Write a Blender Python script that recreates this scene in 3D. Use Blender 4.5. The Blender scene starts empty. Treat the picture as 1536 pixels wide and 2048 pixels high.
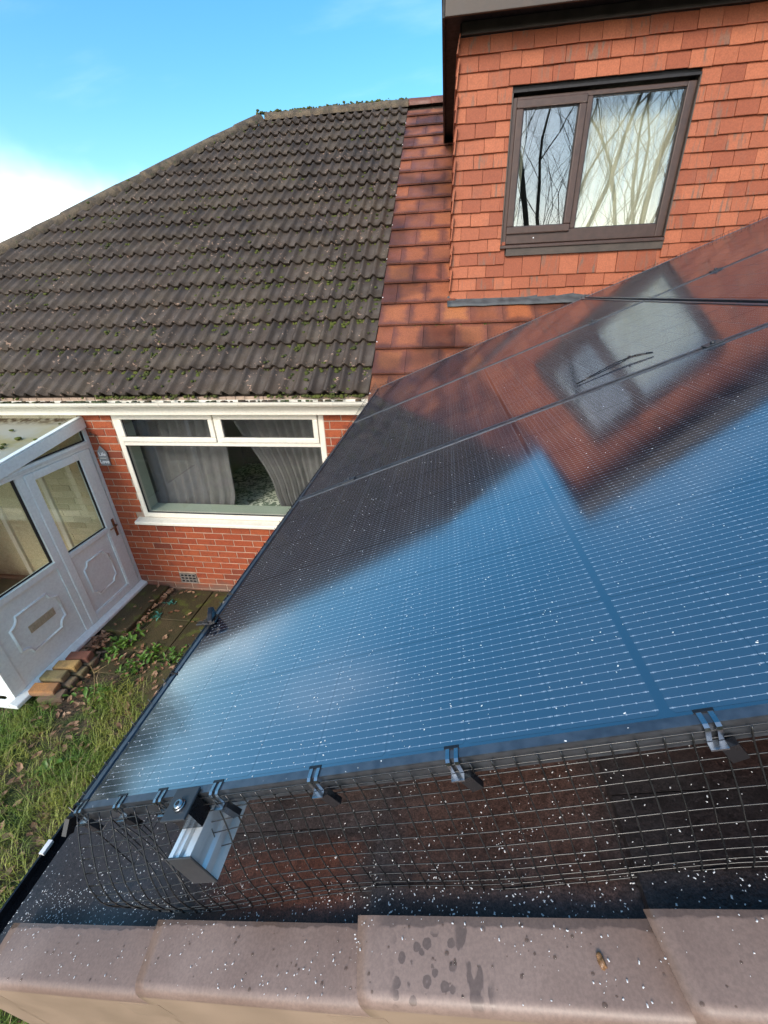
import bpy, bmesh, math, random
from mathutils import Vector, Matrix, noise
from math import sin, cos, tan, pi, radians, atan2, sqrt

rnd = random.Random(7)
S = bpy.context.scene
COL = S.collection

# ------------------------------------------------------------------ camera, sky, sun, exposure
cd = bpy.data.cameras.new('camera')
cam = bpy.data.objects.new('camera', cd)
COL.objects.link(cam)
cam.location = (0.56193, -0.29592, 0.70936)
_r = [radians(a) for a in (-27.43013, 2.21519, 8.47599)]
RZ = Matrix.Rotation(_r[2], 3, 'Z'); RX = Matrix.Rotation(_r[0], 3, 'X'); RY = Matrix.Rotation(_r[1], 3, 'Y')
RW = RZ @ RX @ RY                                     # camera (right, forward, up) to world
cam.rotation_euler = (RW @ Matrix(((1, 0, 0), (0, 0, -1), (0, 1, 0)))).to_euler()
cd.sensor_fit = 'VERTICAL'; cd.sensor_height = 36.0; cd.lens = 827.19 / 2048 * 36
cd.clip_start = 0.02; cd.clip_end = 2000
S.camera = cam

SUN_AZ, SUN_EL = radians(198), radians(34)            # azimuth from +Y towards +X
wd = bpy.data.worlds.new('World'); S.world = wd; wd.use_nodes = True
wt = wd.node_tree; wt.nodes.clear()
def wn(t, **k):
    n = wt.nodes.new(t)
    for a, b in k.items(): setattr(n, a, b)
    return n
w_out = wn('ShaderNodeOutputWorld'); w_bg = wn('ShaderNodeBackground'); w_bg.inputs[1].default_value = 0.15
sky = wn('ShaderNodeTexSky', sky_type='NISHITA', sun_disc=False, sun_elevation=SUN_EL, sun_rotation=SUN_AZ,
         air_density=1.0, dust_density=1.6, ozone_density=1.4)
hs = wn('ShaderNodeHueSaturation'); hs.inputs['Saturation'].default_value = 1.36; hs.inputs['Hue'].default_value = 0.484
hs.inputs['Value'].default_value = 1.0
tc = wn('ShaderNodeTexCoord'); sx = wn('ShaderNodeSeparateXYZ')
wt.links.new(tc.outputs['Generated'], sx.inputs[0])
def wmath(op, a, b=None, clamp=False):
    n = wn('ShaderNodeMath', operation=op, use_clamp=clamp)
    for i, v in enumerate((a, b)):
        if v is None: continue
        if isinstance(v, (int, float)): n.inputs[i].default_value = v
        else: wt.links.new(v, n.inputs[i])
    return n.outputs[0]
zc = wmath('MAXIMUM', sx.outputs[2], 0.0)
den = wmath('ADD', zc, 0.22)
cmb = wn('ShaderNodeCombineXYZ')
wt.links.new(wmath('DIVIDE', sx.outputs[0], den), cmb.inputs[0]); wt.links.new(wmath('DIVIDE', sx.outputs[1], den), cmb.inputs[1])
mp = wn('ShaderNodeMapping'); wt.links.new(cmb.outputs[0], mp.inputs[0])
mp.inputs['Rotation'].default_value = (0, 0, radians(28)); mp.inputs['Scale'].default_value = (0.8, 2.0, 1)
nz = wn('ShaderNodeTexNoise'); nz.inputs['Scale'].default_value = 1.3; nz.inputs['Detail'].default_value = 7; nz.inputs['Roughness'].default_value = 0.52
wt.links.new(mp.outputs[0], nz.inputs['Vector'])
mr = wn('ShaderNodeMapRange', interpolation_type='SMOOTHSTEP'); wt.links.new(nz.outputs['Fac'], mr.inputs[0])
mr.inputs[1].default_value = 0.50; mr.inputs[2].default_value = 0.86; mr.inputs[3].default_value = 0; mr.inputs[4].default_value = 0.16
nz2 = wn('ShaderNodeTexNoise'); nz2.inputs['Scale'].default_value = 3.1; nz2.inputs['Detail'].default_value = 5
wt.links.new(tc.outputs['Generated'], nz2.inputs['Vector'])
hz = wmath('ADD', zc, wmath('MULTIPLY', wmath('SUBTRACT', nz2.outputs['Fac'], 0.5), 0.34))
mr2 = wn('ShaderNodeMapRange', interpolation_type='SMOOTHSTEP'); wt.links.new(hz, mr2.inputs[0])
mr2.inputs[1].default_value = 0.0; mr2.inputs[2].default_value = 0.235; mr2.inputs[3].default_value = 0.95; mr2.inputs[4].default_value = 0.0
fac = wmath('MAXIMUM', mr.outputs[0], mr2.outputs[0])
mx = wn('ShaderNodeMix', data_type='RGBA'); wt.links.new(fac, mx.inputs[0])
wt.links.new(sky.outputs[0], hs.inputs['Color']); wt.links.new(hs.outputs[0], mx.inputs[6])
mx.inputs[7].default_value = (11.5, 11.6, 11.2, 1)
wt.links.new(mx.outputs[2], w_bg.inputs[0]); wt.links.new(w_bg.outputs[0], w_out.inputs[0])

sd = bpy.data.lights.new('sun', 'SUN'); sd.energy = 1.0; sd.angle = radians(14); sd.color = (1.0, 0.93, 0.82)
so = bpy.data.objects.new('sun', sd); COL.objects.link(so)
sdir = Vector((sin(SUN_AZ) * cos(SUN_EL), cos(SUN_AZ) * cos(SUN_EL), sin(SUN_EL)))
so.rotation_euler = sdir.to_track_quat('Z', 'Y').to_euler(); so.location = sdir * 30

S.view_settings.view_transform = 'Standard'; S.view_settings.look = 'None'
S.view_settings.exposure = 1.0; S.view_settings.gamma = 1.0; S.view_settings.use_curve_mapping = False
S.render.engine = 'CYCLES'
S.cycles.use_denoising = True
S.cycles.max_bounces = 8; S.cycles.transparent_max_bounces = 16; S.cycles.caustics_reflective = False; S.cycles.caustics_refractive = False

# ------------------------------------------------------------------ node helper for materials
class G:
    def __init__(s, name):
        s.m = bpy.data.materials.new(name); s.m.use_nodes = True
        s.t = s.m.node_tree; s.t.nodes.clear()
        s.out = s.t.nodes.new('ShaderNodeOutputMaterial')
        s.b = s.t.nodes.new('ShaderNodeBsdfPrincipled')
        s.t.links.new(s.b.outputs[0], s.out.inputs[0])
        s._tc = None
    def n(s, t, **k):
        n = s.t.nodes.new(t)
        for a, b in k.items(): setattr(n, a, b)
        return n
    def put(s, inp, v):
        if v is None: return
        if isinstance(v, bpy.types.NodeSocket): s.t.links.new(v, inp)
        elif isinstance(v, (tuple, list)) and len(v) == 3 and inp.type == 'RGBA': inp.default_value = (*v, 1)
        else: inp.default_value = v
    def set(s, **k):
        for a, v in k.items(): s.put(s.b.inputs[a.replace('_', ' ')], v)
        return s
    def co(s, kind='Object'):
        if s._tc is None: s._tc = s.n('ShaderNodeTexCoord')
        return s._tc.outputs[kind]
    def pos(s): return s.n('ShaderNodeNewGeometry').outputs['Position']
    def rand(s): return s.n('ShaderNodeObjectInfo').outputs['Random']
    def math(s, op, a, b=None, c=None, clamp=False):
        n = s.n('ShaderNodeMath', operation=op, use_clamp=clamp)
        for i, v in enumerate((a, b, c)): s.put(n.inputs[i], v)
        return n.outputs[0]
    def sep(s, v):
        n = s.n('ShaderNodeSeparateXYZ'); s.put(n.inputs[0], v); return n.outputs
    def map(s, v, scale=(1, 1, 1), loc=(0, 0, 0), rot=(0, 0, 0)):
        n = s.n('ShaderNodeMapping'); s.put(n.inputs[0], v)
        n.inputs['Location'].default_value = loc; n.inputs['Rotation'].default_value = rot; n.inputs['Scale'].default_value = scale
        return n.outputs[0]
    def shift(s, v, amt=37.0):            # a different piece of the pattern for every object
        n = s.n('ShaderNodeVectorMath', operation='ADD'); s.put(n.inputs[0], v)
        r = s.math('MULTIPLY', s.rand(), amt)
        c = s.n('ShaderNodeCombineXYZ'); [s.put(c.inputs[i], r) for i in range(3)]
        s.put(n.inputs[1], c.outputs[0]); return n.outputs[0]
    def noise(s, v, scale=5, detail=4, rough=0.55, out='Fac', dist=0):
        n = s.n('ShaderNodeTexNoise'); s.put(n.inputs['Vector'], v); n.inputs['Scale'].default_value = scale
        n.inputs['Detail'].default_value = detail; n.inputs['Roughness'].default_value = rough; n.inputs['Distortion'].default_value = dist
        return n.outputs[out]
    def vor(s, v, scale=5, feature='F1', out='Distance', rnd_=1.0):
        n = s.n('ShaderNodeTexVoronoi', feature=feature); s.put(n.inputs['Vector'], v); n.inputs['Scale'].default_value = scale
        n.inputs['Randomness'].default_value = rnd_; return n.outputs[out]
    def rng(s, v, a, b, c=0.0, d=1.0, smooth=True):
        n = s.n('ShaderNodeMapRange', interpolation_type='SMOOTHSTEP' if smooth else 'LINEAR'); s.put(n.inputs[0], v)
        for i, q in enumerate((a, b, c, d)): s.put(n.inputs[i + 1], q)
        return n.outputs[0]
    def mix(s, f, a, b, mode='MIX'):
        n = s.n('ShaderNodeMix', data_type='RGBA', blend_type=mode); s.put(n.inputs[0], f)
        for i, v in ((6, a), (7, b)):
            s.put(n.inputs[i], v if not isinstance(v, tuple) else (*v, 1))
        return n.outputs[2]
    def val(s, c, f):                     # colour times value
        n = s.n('ShaderNodeMix', data_type='RGBA', blend_type='MULTIPLY'); n.inputs[0].default_value = 1
        s.put(n.inputs[6], c if not isinstance(c, tuple) else (*c, 1))
        k = s.n('ShaderNodeCombineColor'); [s.put(k.inputs[i], f) for i in range(3)]
        s.put(n.inputs[7], k.outputs[0]); return n.outputs[2]
    def bump(s, h, dist=0.002, strength=1.0):
        n = s.n('ShaderNodeBump'); s.put(n.inputs['Height'], h); n.inputs['Distance'].default_value = dist; n.inputs['Strength'].default_value = strength
        s.put(s.b.inputs['Normal'], n.outputs[0]); return s
    def glass(s, tint=(1, 1, 1), ior=1.45, rough=0.0, extra=0.0):
        t = s.n('ShaderNodeBsdfTransparent'); t.inputs[0].default_value = (*tint, 1)
        g = s.n('ShaderNodeBsdfGlossy'); g.inputs['Roughness'].default_value = rough; g.inputs['Color'].default_value = (1, 1, 1, 1)
        f = s.n('ShaderNodeFresnel'); bf = s.n('ShaderNodeNewGeometry').outputs['Backfacing']
        s.put(f.inputs[0], s.rng(bf, 0, 1, ior, 1 / ior, False))     # the same reflectance on both faces of the pane
        x = s.n('ShaderNodeMixShader'); s.put(x.inputs[0], s.math('ADD', f.outputs[0], extra, clamp=True))
        s.t.links.new(t.outputs[0], x.inputs[1]); s.t.links.new(g.outputs[0], x.inputs[2]); s.t.links.new(x.outputs[0], s.out.inputs[0])
        s.t.nodes.remove(s.b); return s

def plain(name, col, rough=0.5, metal=0.0, var=0.12, nscale=30, bump=0.0):
    g = G(name); p = g.pos()
    f = g.noise(p, nscale, 4)
    c = g.val(col, g.rng(f, 0.25, 0.75, 1 - var, 1 + var))
    g.set(Base_Color=c, Roughness=g.rng(f, 0.3, 0.7, max(rough - 0.08, 0.02), min(rough + 0.08, 1)), Metallic=metal)
    if bump: g.bump(g.noise(p, nscale * 6, 3), bump)
    return g.m

M = {}
# --- concrete interlocking roof tile, weathered
g = G('weathered_concrete_tile'); p = g.pos(); r = g.rand()
base = g.mix(r, (0.037, 0.026, 0.019), (0.064, 0.046, 0.034))
base = g.mix(g.rng(g.noise(p, 2.2, 3), 0.42, 0.68), base, (0.074, 0.055, 0.037))
fine = g.noise(p, 160, 3, 0.7)
base = g.val(base, g.rng(fine, 0.3, 0.72, 0.62, 1.42))
lich = g.rng(g.noise(p, 24, 5, 0.62), 0.60, 0.66)
lich = g.math('MULTIPLY', lich, g.rng(g.noise(p, 3.5, 2), 0.48, 0.58))
base = g.mix(lich, base, (0.36, 0.235, 0.165))
pock = g.rng(g.noise(g.map(p, (1, 1, 1), (5, 3, 1)), 34, 3, 0.5), 0.68, 0.72)
base = g.mix(pock, base, (0.025, 0.026, 0.018))
g.set(Base_Color=base, Roughness=g.rng(g.noise(p, 8, 3), 0.3, 0.7, 0.55, 0.8)).bump(fine, 0.0022, 1.0); M['tile'] = g.m
g = G('weathered_ridge_cap'); p = g.pos()
base = g.mix(g.rng(g.noise(p, 9, 5), 0.35, 0.66), (0.070, 0.054, 0.037), (0.150, 0.112, 0.070))
base = g.mix(g.rng(g.noise(p, 22, 4), 0.6, 0.68), base, (0.06, 0.07, 0.03))
base = g.val(base, g.rng(g.noise(p, 120, 3), 0.3, 0.7, 0.6, 1.35))
g.set(Base_Color=base, Roughness=0.85).bump(g.noise(p, 60, 4), 0.006); M['ridge'] = g.m
# --- clay coloured flat interlocking tile with dark edges (fired two-tone)
def two_tone(name, hot, hot2, dark, w, h, damp=0.35, keep=0.0, spk=0.85):
    g = G(name); o = g.co('Object'); p = g.pos(); x, y, z = g.sep(o); r = g.rand()
    q = g.shift(o)
    ns = g.math('MULTIPLY', g.math('SUBTRACT', g.noise(q, 9, 4), 0.5), 0.11)
    dx = g.math('SUBTRACT', w / 2, g.math('ABSOLUTE', x)); dy = g.math('SUBTRACT', h / 2, g.math('ABSOLUTE', g.math('SUBTRACT', y, h / 2)))
    d = g.math('ADD', g.math('MINIMUM', dx, dy), ns)
    f = g.rng(d, 0.008, 0.085)
    f = g.math('MULTIPLY', f, g.rng(r, 0.10, 0.75, keep, 1.0))
    r2 = g.math('FRACT', g.math('MULTIPLY', r, 7.31))
    c = g.mix(f, g.mix(r2, dark, tuple(v * 1.7 for v in dark)), g.mix(r2, hot, hot2))
    c = g.mix(g.rng(g.noise(p, 1.4, 2), 0.42, 0.62), c, g.val(c, 0.48))
    c = g.val(c, g.rng(g.noise(p, 120, 3), 0.3, 0.7, 0.72, 1.3))
    c = g.val(c, g.rng(g.noise(p, 480, 3, 0.7), 0.3, 0.72, spk, 2 - spk))
    g.set(Base_Color=c, Roughness=g.rng(g.noise(p, 6, 3), 0.35, 0.65, damp - 0.1, damp + 0.18)).bump(g.noise(p, 200, 2), 0.0006)
    return g.m
M['redtile'] = two_tone('two_tone_red_tile', (0.36, 0.105, 0.044), (0.42, 0.150, 0.056), (0.135, 0.048, 0.030), 0.292, 0.35, 0.50, 0.30)
M['wettile'] = two_tone('wet_dark_roof_tile', (0.110, 0.040, 0.024), (0.085, 0.050, 0.038), (0.034, 0.027, 0.027), 0.292, 0.35, 0.48, 0.05, 0.40)
# --- hanging tile
g = G('orange_hanging_tile'); o = g.shift(g.co('Object')); p = g.pos(); r = g.rand()
c = g.mix(r, (0.28, 0.070, 0.028), (0.43, 0.130, 0.056))
r2 = g.math('FRACT', g.math('MULTIPLY', r, 13.7))
st = g.noise(g.map(o, (34, 34, 2.2)), 1, 2)
c = g.mix(g.math('MULTIPLY', g.rng(st, 0.50, 0.70), g.rng(r2, 0.45, 0.75, 0, 0.95)), c, (0.19, 0.105, 0.068))
c = g.mix(g.rng(g.noise(p, 5, 3), 0.56, 0.74, 0, 0.3), c, (0.27, 0.10, 0.058))
c = g.val(c, g.rng(g.noise(p, 90, 4), 0.3, 0.7, 0.86, 1.14))
c = g.mix(g.rng(g.noise(p, 70, 3, 0.7), 0.70, 0.75, 0, 0.8), c, (0.55, 0.30, 0.21))
g.set(Base_Color=c, Roughness=0.68).bump(g.noise(p, 150, 3), 0.0009); M['hung'] = g.m
# --- brick
def brick_mat(name, a, b, dark, rough=0.8):
    g = G(name); p = g.pos(); r = g.rand(); o = g.shift(g.co('Object'))
    c = g.mix(r, a, b)
    r2 = g.math('FRACT', g.math('MULTIPLY', r, 11.3))
    c = g.mix(g.rng(r2, 0.80, 0.95, 0, 0.7), c, dark)
    c = g.mix(g.rng(g.noise(o, 14, 4), 0.50, 0.75, 0, 0.55), c, dark)
    c = g.val(c, g.rng(g.noise(p, 130, 4), 0.3, 0.7, 0.78, 1.22))
    x, y, z = g.sep(p)                                     # rising damp near the ground
    c = g.mix(g.math('MULTIPLY', g.rng(z, -2.20, -2.42), g.rng(g.noise(p, 6, 3), 0.3, 0.6, 0.35, 0.9)), c, (0.17, 0.115, 0.085))
    g.set(Base_Color=c, Roughness=rough).bump(g.noise(p, 110, 4), 0.002); return g.m
M['brick'] = brick_mat('red_facing_brick', (0.29, 0.056, 0.020), (0.37, 0.088, 0.030), (0.15, 0.036, 0.021))
M['cream_brick'] = brick_mat('cream_painted_brick', (0.60, 0.55, 0.36), (0.66, 0.60, 0.42), (0.50, 0.44, 0.28), 0.6)
M['mortar'] = plain('pale_mortar', (0.42, 0.31, 0.23), 0.9, var=0.25, nscale=14, bump=0.002)
M['mortar_dark'] = plain('grey_mortar', (0.25, 0.22, 0.19), 0.9, var=0.25, nscale=14)
# --- plastics
def upvc(name, col, grime, gf=0.5):
    g = G(name); p = g.pos()
    f = g.rng(g.noise(g.map(p, (3, 3, 16)), 1.6, 5, 0.6), 0.56, 0.78, 0, gf)
    c = g.mix(f, col, grime)
    c = g.val(c, g.rng(g.noise(p, 40, 3), 0.3, 0.7, 0.95, 1.04))
    g.set(Base_Color=c, Roughness=0.34, Specular_IOR_Level=0.4); return g.m
M['white'] = upvc('white_upvc', (0.80, 0.86, 0.835), (0.58, 0.58, 0.52), 0.35)
M['white_dirty'] = upvc('algae_stained_upvc', (0.70, 0.73, 0.69), (0.36, 0.36, 0.12), 1.0)
M['cream'] = upvc('cream_white_upvc', (0.80, 0.77, 0.66), (0.62, 0.57, 0.42), 0.45)
M['brown'] = plain('dark_brown_upvc', (0.070, 0.040, 0.030), 0.38, var=0.15, nscale=20)
M['brown_board'] = plain('weathered_brown_board', (0.078, 0.060, 0.046), 0.55, var=0.25, nscale=9)
M['soffit'] = plain('shade_black_soffit', (0.011, 0.009, 0.009), 0.6, var=0.2)  # near-black: the shade under the dormer eaves is put into the base colour
M['rubber'] = plain('black_gasket', (0.012, 0.012, 0.013), 0.5)
M['glass'] = G('window_glass').glass((0.94, 0.96, 0.94), 1.5).m
M['glass_dormer'] = G('upstairs_window_glass').glass((0.93, 0.95, 0.92), 1.9, 0, 0.06).m
M['polyroof'] = None
M['drop'] = G('water_drop').glass((0.72, 0.70, 0.68), 1.33, 0.02).m
g = G('algae_covered_roof_sheet'); p = g.pos()
c = g.mix(g.rng(g.noise(p, 2.2, 4), 0.40, 0.62), (0.56, 0.56, 0.47), (0.50, 0.45, 0.22))
y = g.sep(p)[1]
c = g.mix(g.math('MULTIPLY', g.rng(y, 3.28, 3.42), g.rng(g.noise(p, 20, 4), 0.35, 0.6)), c, (0.16, 0.12, 0.075))
g.set(Base_Color=c, Roughness=0.5, Transmission_Weight=0.0); tl_ = g.n('ShaderNodeBsdfTranslucent'); g.put(tl_.inputs[0], c); ms_ = g.n('ShaderNodeMixShader'); ms_.inputs[0].default_value = 0.45; g.t.links.new(g.b.outputs[0], ms_.inputs[1]); g.t.links.new(tl_.outputs[0], ms_.inputs[2]); g.t.links.new(ms_.outputs[0], g.out.inputs[0]); M['polyroof'] = g.m
# --- panel
g = G('solar_cell'); o = g.co('Object'); x, y, z = g.sep(o); p = g.pos()
ln = g.math('ABSOLUTE', g.math('SUBTRACT', g.math('FRACT', g.math('ADD', g.math('DIVIDE', y, 0.01132), 0.0)), 0.5))
ln = g.math('MULTIPLY', ln, 0.01132)
wire = g.rng(ln, 0.00016, 0.00034, 1.0, 0.0)
dx = g.math('MULTIPLY', g.math('ABSOLUTE', g.math('SUBTRACT', g.math('FRACT', g.math('DIVIDE', x, 0.0138)), 0.5)), 0.0138)
dot = g.rng(g.math('POWER', g.math('ADD', g.math('MULTIPLY', dx, dx), g.math('MULTIPLY', ln, ln)), 0.5), 0.0007, 0.0012, 1.0, 0.0)
endw = g.math('MULTIPLY', g.rng(g.math('ABSOLUTE', x), 0.0445, 0.0462), g.rng(ln, 0.0006, 0.0009, 1.0, 0.0))
wz = g.math('MAXIMUM', g.math('MAXIMUM', g.math('MULTIPLY', wire, 0.80), g.math('MULTIPLY', dot, 0.9)), g.math('MULTIPLY', endw, 0.5))
c = g.mix(wz, (0.0065, 0.0085, 0.017), (0.46, 0.50, 0.55))
dust_sheen = g.rng(g.noise(p, 2.2, 5), 0.40, 0.7, 0.003, 0.034)  # dust smears, raised to paint a milky sky sheen into the colour
c = g.mix(dust_sheen, c, (0.5, 0.5, 0.5))
rough = g.rng(g.noise(g.map(p, (1, 1, 1), (2, 8, 1)), 3.3, 4), 0.52, 0.60, 0.110, 0.082)
g.set(Base_Color=c, Roughness=rough, IOR=4.0, Specular_Tint=(0.96, 0.97, 1.0)); M['cell'] = g.m
g = G('panel_backing'); g.set(Base_Color=(0.0075, 0.0095, 0.018), Roughness=0.09, IOR=4.0, Specular_Tint=(0.96, 0.97, 1.0)); M['backing'] = g.m
M['frame'] = plain('black_anodised_frame', (0.14, 0.155, 0.175), 0.36, 0.8, var=0.2, nscale=60)
M['frame'].node_tree.nodes['Principled BSDF'].inputs['IOR'].default_value = 1.6
M['alu'] = None
g = G('mill_aluminium'); o = g.co('Object')
f = g.noise(g.map(o, (240, 3, 240)), 1, 3)
g.set(Base_Color=g.mix(f, (0.74, 0.78, 0.79), (0.86, 0.90, 0.90)), Roughness=g.rng(f, 0.3, 0.7, 0.32, 0.45), Metallic=0.55); M['alu'] = g.m
M['black'] = plain('black_plastic', (0.010, 0.010, 0.012), 0.28)
M['clampm'] = plain('black_coated_clamp', (0.055, 0.060, 0.066), 0.40, 0.4)
M['steel'] = plain('stainless_clip', (0.34, 0.37, 0.40), 0.24, 1.0)
M['wire'] = plain('coated_mesh_wire', (0.016, 0.016, 0.016), 0.26, 0.0)
M['wire'].node_tree.nodes['Principled BSDF'].inputs['IOR'].default_value = 1.65
M['lead'] = plain('lead_sheet', (0.075, 0.08, 0.08), 0.6, 0.0, var=0.35, nscale=12)
# --- verge caps, with the wet marks on them
def cap_mat(name, marks):
    g = G(name); p = g.pos(); o = g.co('Object')
    c = g.mix(g.rng(g.noise(p, 5, 4), 0.35, 0.65), (0.205, 0.138, 0.108), (0.262, 0.184, 0.148))
    c = g.val(c, g.rng(g.noise(p, 260, 3, 0.7), 0.3, 0.7, 0.88, 1.12))
    wet = None
    if marks:
        d = g.vor(g.map(o, (1, 1, 1)), 70, 'F1', 'Distance', 0.9)
        n1 = g.noise(o, 140, 3)
        dd = g.math('ADD', d, g.math('MULTIPLY', g.math('SUBTRACT', n1, 0.5), 0.30))
        spots = g.math('MULTIPLY', g.rng(dd, 0.34, 0.41, 1, 0), g.rng(dd, 0.08, 0.20, 0.55, 1.0))
        x, y, z = g.sep(o)
        reg = g.math('MULTIPLY', g.math('MULTIPLY', g.rng(x, 0.046, 0.062), g.rng(x, 0.135, 0.120)), g.math('MULTIPLY', g.rng(y, -0.004, 0.002), g.rng(y, 0.062, 0.052)))
        smear = g.rng(g.noise(g.map(o, (26, 9, 1), (0, 0, 0), (0, 0, 0.35)), 1.6, 3), 0.54, 0.58)
        sreg = g.math('MULTIPLY', g.math('MULTIPLY', g.rng(x, 0.122, 0.130), g.rng(x, 0.172, 0.160)), g.rng(y, -0.004, 0.004))
        lip = g.math('MULTIPLY', g.rng(g.math('ADD', y, g.math('MULTIPLY', g.noise(o, 24, 3), 0.020)), 0.071, 0.074), g.rng(x, 0.02, 0.04))
        wet = g.math('MAXIMUM', g.math('MAXIMUM', g.math('MULTIPLY', spots, reg), g.math('MULTIPLY', smear, sreg)), lip, clamp=True)
    else:
        x, y, z = g.sep(o)
        wet = g.rng(g.math('ADD', y, g.math('MULTIPLY', g.noise(o, 24, 3), 0.018)), 0.074, 0.077)
    c = g.mix(wet, c, g.val(c, 0.56))
    g.set(Base_Color=c, Roughness=g.rng(wet, 0, 1, 0.42, 0.22)); return g.m
M['cap'] = cap_mat('brown_verge_plastic', False); M['cap_wet'] = cap_mat('wet_spotted_verge_plastic', True)
M['cap_sunlit'] = plain('sunlit_tan_plastic', (0.30, 0.215, 0.15), 0.5, var=0.1, nscale=9)  # cap front drop: lighter tan, with the sunlight on it put into the colour
# --- ground things
g = G('damp_soil'); p = g.pos()
c = g.mix(g.rng(g.noise(p, 5, 6), 0.38, 0.64), (0.060, 0.040, 0.022), (0.115, 0.080, 0.045))
c = g.mix(g.rng(g.noise(p, 3.2, 4), 0.44, 0.60), c, (0.050, 0.070, 0.014))
c = g.val(c, g.rng(g.noise(p, 60, 4), 0.3, 0.7, 0.55, 1.4))
g.set(Base_Color=c, Roughness=0.9).bump(g.noise(p, 40, 5), 0.02); M['soil'] = g.m
g = G('mossy_concrete'); p = g.pos(); r = g.rand()
c = g.mix(g.rng(g.noise(p, 4, 5), 0.36, 0.62), (0.105, 0.080, 0.034), (0.075, 0.064, 0.022))
c = g.mix(r, c, g.val(c, 0.6))
c = g.mix(g.rng(g.noise(p, 7, 4), 0.52, 0.66), c, (0.085, 0.100, 0.018))
c = g.val(c, g.rng(g.noise(p, 120, 4, 0.7), 0.3, 0.7, 0.55, 1.45))
g.set(Base_Color=c, Roughness=0.75).bump(g.noise(p, 90, 4), 0.004); M['slab'] = g.m
def leafy(name, a, b, rough=0.55, scale=3.0):
    g = G(name); p = g.pos()
    c = g.mix(g.rng(g.noise(p, scale, 4), 0.36, 0.64), a, b)
    c = g.val(c, g.rng(g.noise(p, scale * 30, 2), 0.3, 0.7, 0.65, 1.35))
    g.set(Base_Color=c, Roughness=rough); return g.m
M['grass'] = leafy('lawn_grass', (0.105, 0.205, 0.018), (0.280, 0.300, 0.050), 0.5, 2.4)
M['dry'] = leafy('dry_grass_stalks', (0.30, 0.22, 0.10), (0.20, 0.15, 0.06), 0.6)
M['leaf'] = leafy('fallen_oak_leaves', (0.20, 0.095, 0.045), (0.34, 0.21, 0.12), 0.6, 9)
M['weed'] = leafy('fresh_weed_leaf', (0.060, 0.145, 0.012), (0.110, 0.205, 0.025), 0.45, 9)
M['teal'] = leafy('blue_green_leaf', (0.020, 0.130, 0.095), (0.05, 0.20, 0.15), 0.4, 20)
M['moss'] = leafy('roof_moss', (0.045, 0.055, 0.008), (0.090, 0.105, 0.012), 0.9, 6)
M['fleck'] = plain('white_chips', (0.82, 0.82, 0.80), 0.7)
M['bark'] = plain('dark_bark', (0.035, 0.030, 0.026), 0.9, var=0.3, nscale=5)
M['hedge'] = leafy('evergreen_foliage', (0.025, 0.045, 0.014), (0.045, 0.075, 0.020), 0.6, 1.0)
M['ybrick'] = brick_mat('mossy_yellow_brick', (0.62, 0.40, 0.13), (0.52, 0.34, 0.12), (0.16, 0.14, 0.05))
M['dbrick'] = brick_mat('dark_red_loose_brick', (0.16, 0.042, 0.028), (0.22, 0.06, 0.03), (0.07, 0.035, 0.03))
M['gbrick'] = brick_mat('algae_grown_brick', (0.26, 0.235, 0.10), (0.22, 0.19, 0.075), (0.07, 0.075, 0.022))
M['obrick'] = brick_mat('orange_loose_brick', (0.66, 0.32, 0.09), (0.60, 0.28, 0.08), (0.30, 0.11, 0.04))
M['curtain'] = plain('grey_curtain_cloth', (0.17, 0.158, 0.168), 0.85, var=0.15, nscale=12)
M['net'] = plain('cream_net_curtain', (0.74, 0.70, 0.56), 0.9, var=0.06, nscale=8)
M['plaster'] = plain('pale_green_plaster', (0.50, 0.56, 0.46), 0.8, var=0.05, nscale=5)
M['room'] = plain('beige_room_wall', (0.52, 0.46, 0.32), 0.85, var=0.1, nscale=3)
M['carpet'] = plain('brown_carpet', (0.10, 0.07, 0.05), 0.95)
g = G('patterned_quilt'); p = g.pos(); f = g.noise(p, 16, 3, 0.6, dist=1.2)
g.set(Base_Color=g.mix(g.rng(f, 0.46, 0.53), (0.80, 0.82, 0.72), (0.16, 0.21, 0.16)), Roughness=0.85); M['quilt'] = g.m
M['slate'] = plain('grey_painted_slate', (0.24, 0.25, 0.25), 0.6, var=0.15, nscale=40)
M['letter'] = plain('white_lettering', (0.85, 0.85, 0.83), 0.6)
M['rust'] = plain('rusty_iron', (0.12, 0.065, 0.045), 0.7, 0.3, var=0.4, nscale=60)
M['brass'] = plain('worn_brass', (0.34, 0.22, 0.13), 0.35, 0.9, var=0.3, nscale=60)
M['plate'] = plain('tarnished_letterbox', (0.52, 0.46, 0.34), 0.45, 0.25, var=0.15, nscale=30)
M['shell'] = leafy('brown_curl', (0.14, 0.065, 0.025), (0.30, 0.16, 0.07), 0.35, 60)
M['gable'] = None
g = G('brick_pattern_wall'); p = g.pos(); x, y, z = g.sep(p)
cv = g.n('ShaderNodeCombineXYZ'); g.put(cv.inputs[0], g.math('ADD', x, y)); g.put(cv.inputs[1], z)
bt = g.n('ShaderNodeTexBrick'); g.put(bt.inputs['Vector'], cv.outputs[0]); bt.inputs['Scale'].default_value = 1
bt.inputs['Brick Width'].default_value = 0.2286; bt.inputs['Row Height'].default_value = 0.081; bt.inputs['Mortar Size'].default_value = 0.006
for nm_, c_ in (('Color1', (0.42, 0.10, 0.04, 1)), ('Color2', (0.5, 0.14, 0.05, 1)), ('Mortar', (0.48, 0.38, 0.3, 1))): bt.inputs[nm_].default_value = c_
g.set(Base_Color=bt.outputs[0], Roughness=0.85); M['gable'] = g.m

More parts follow.
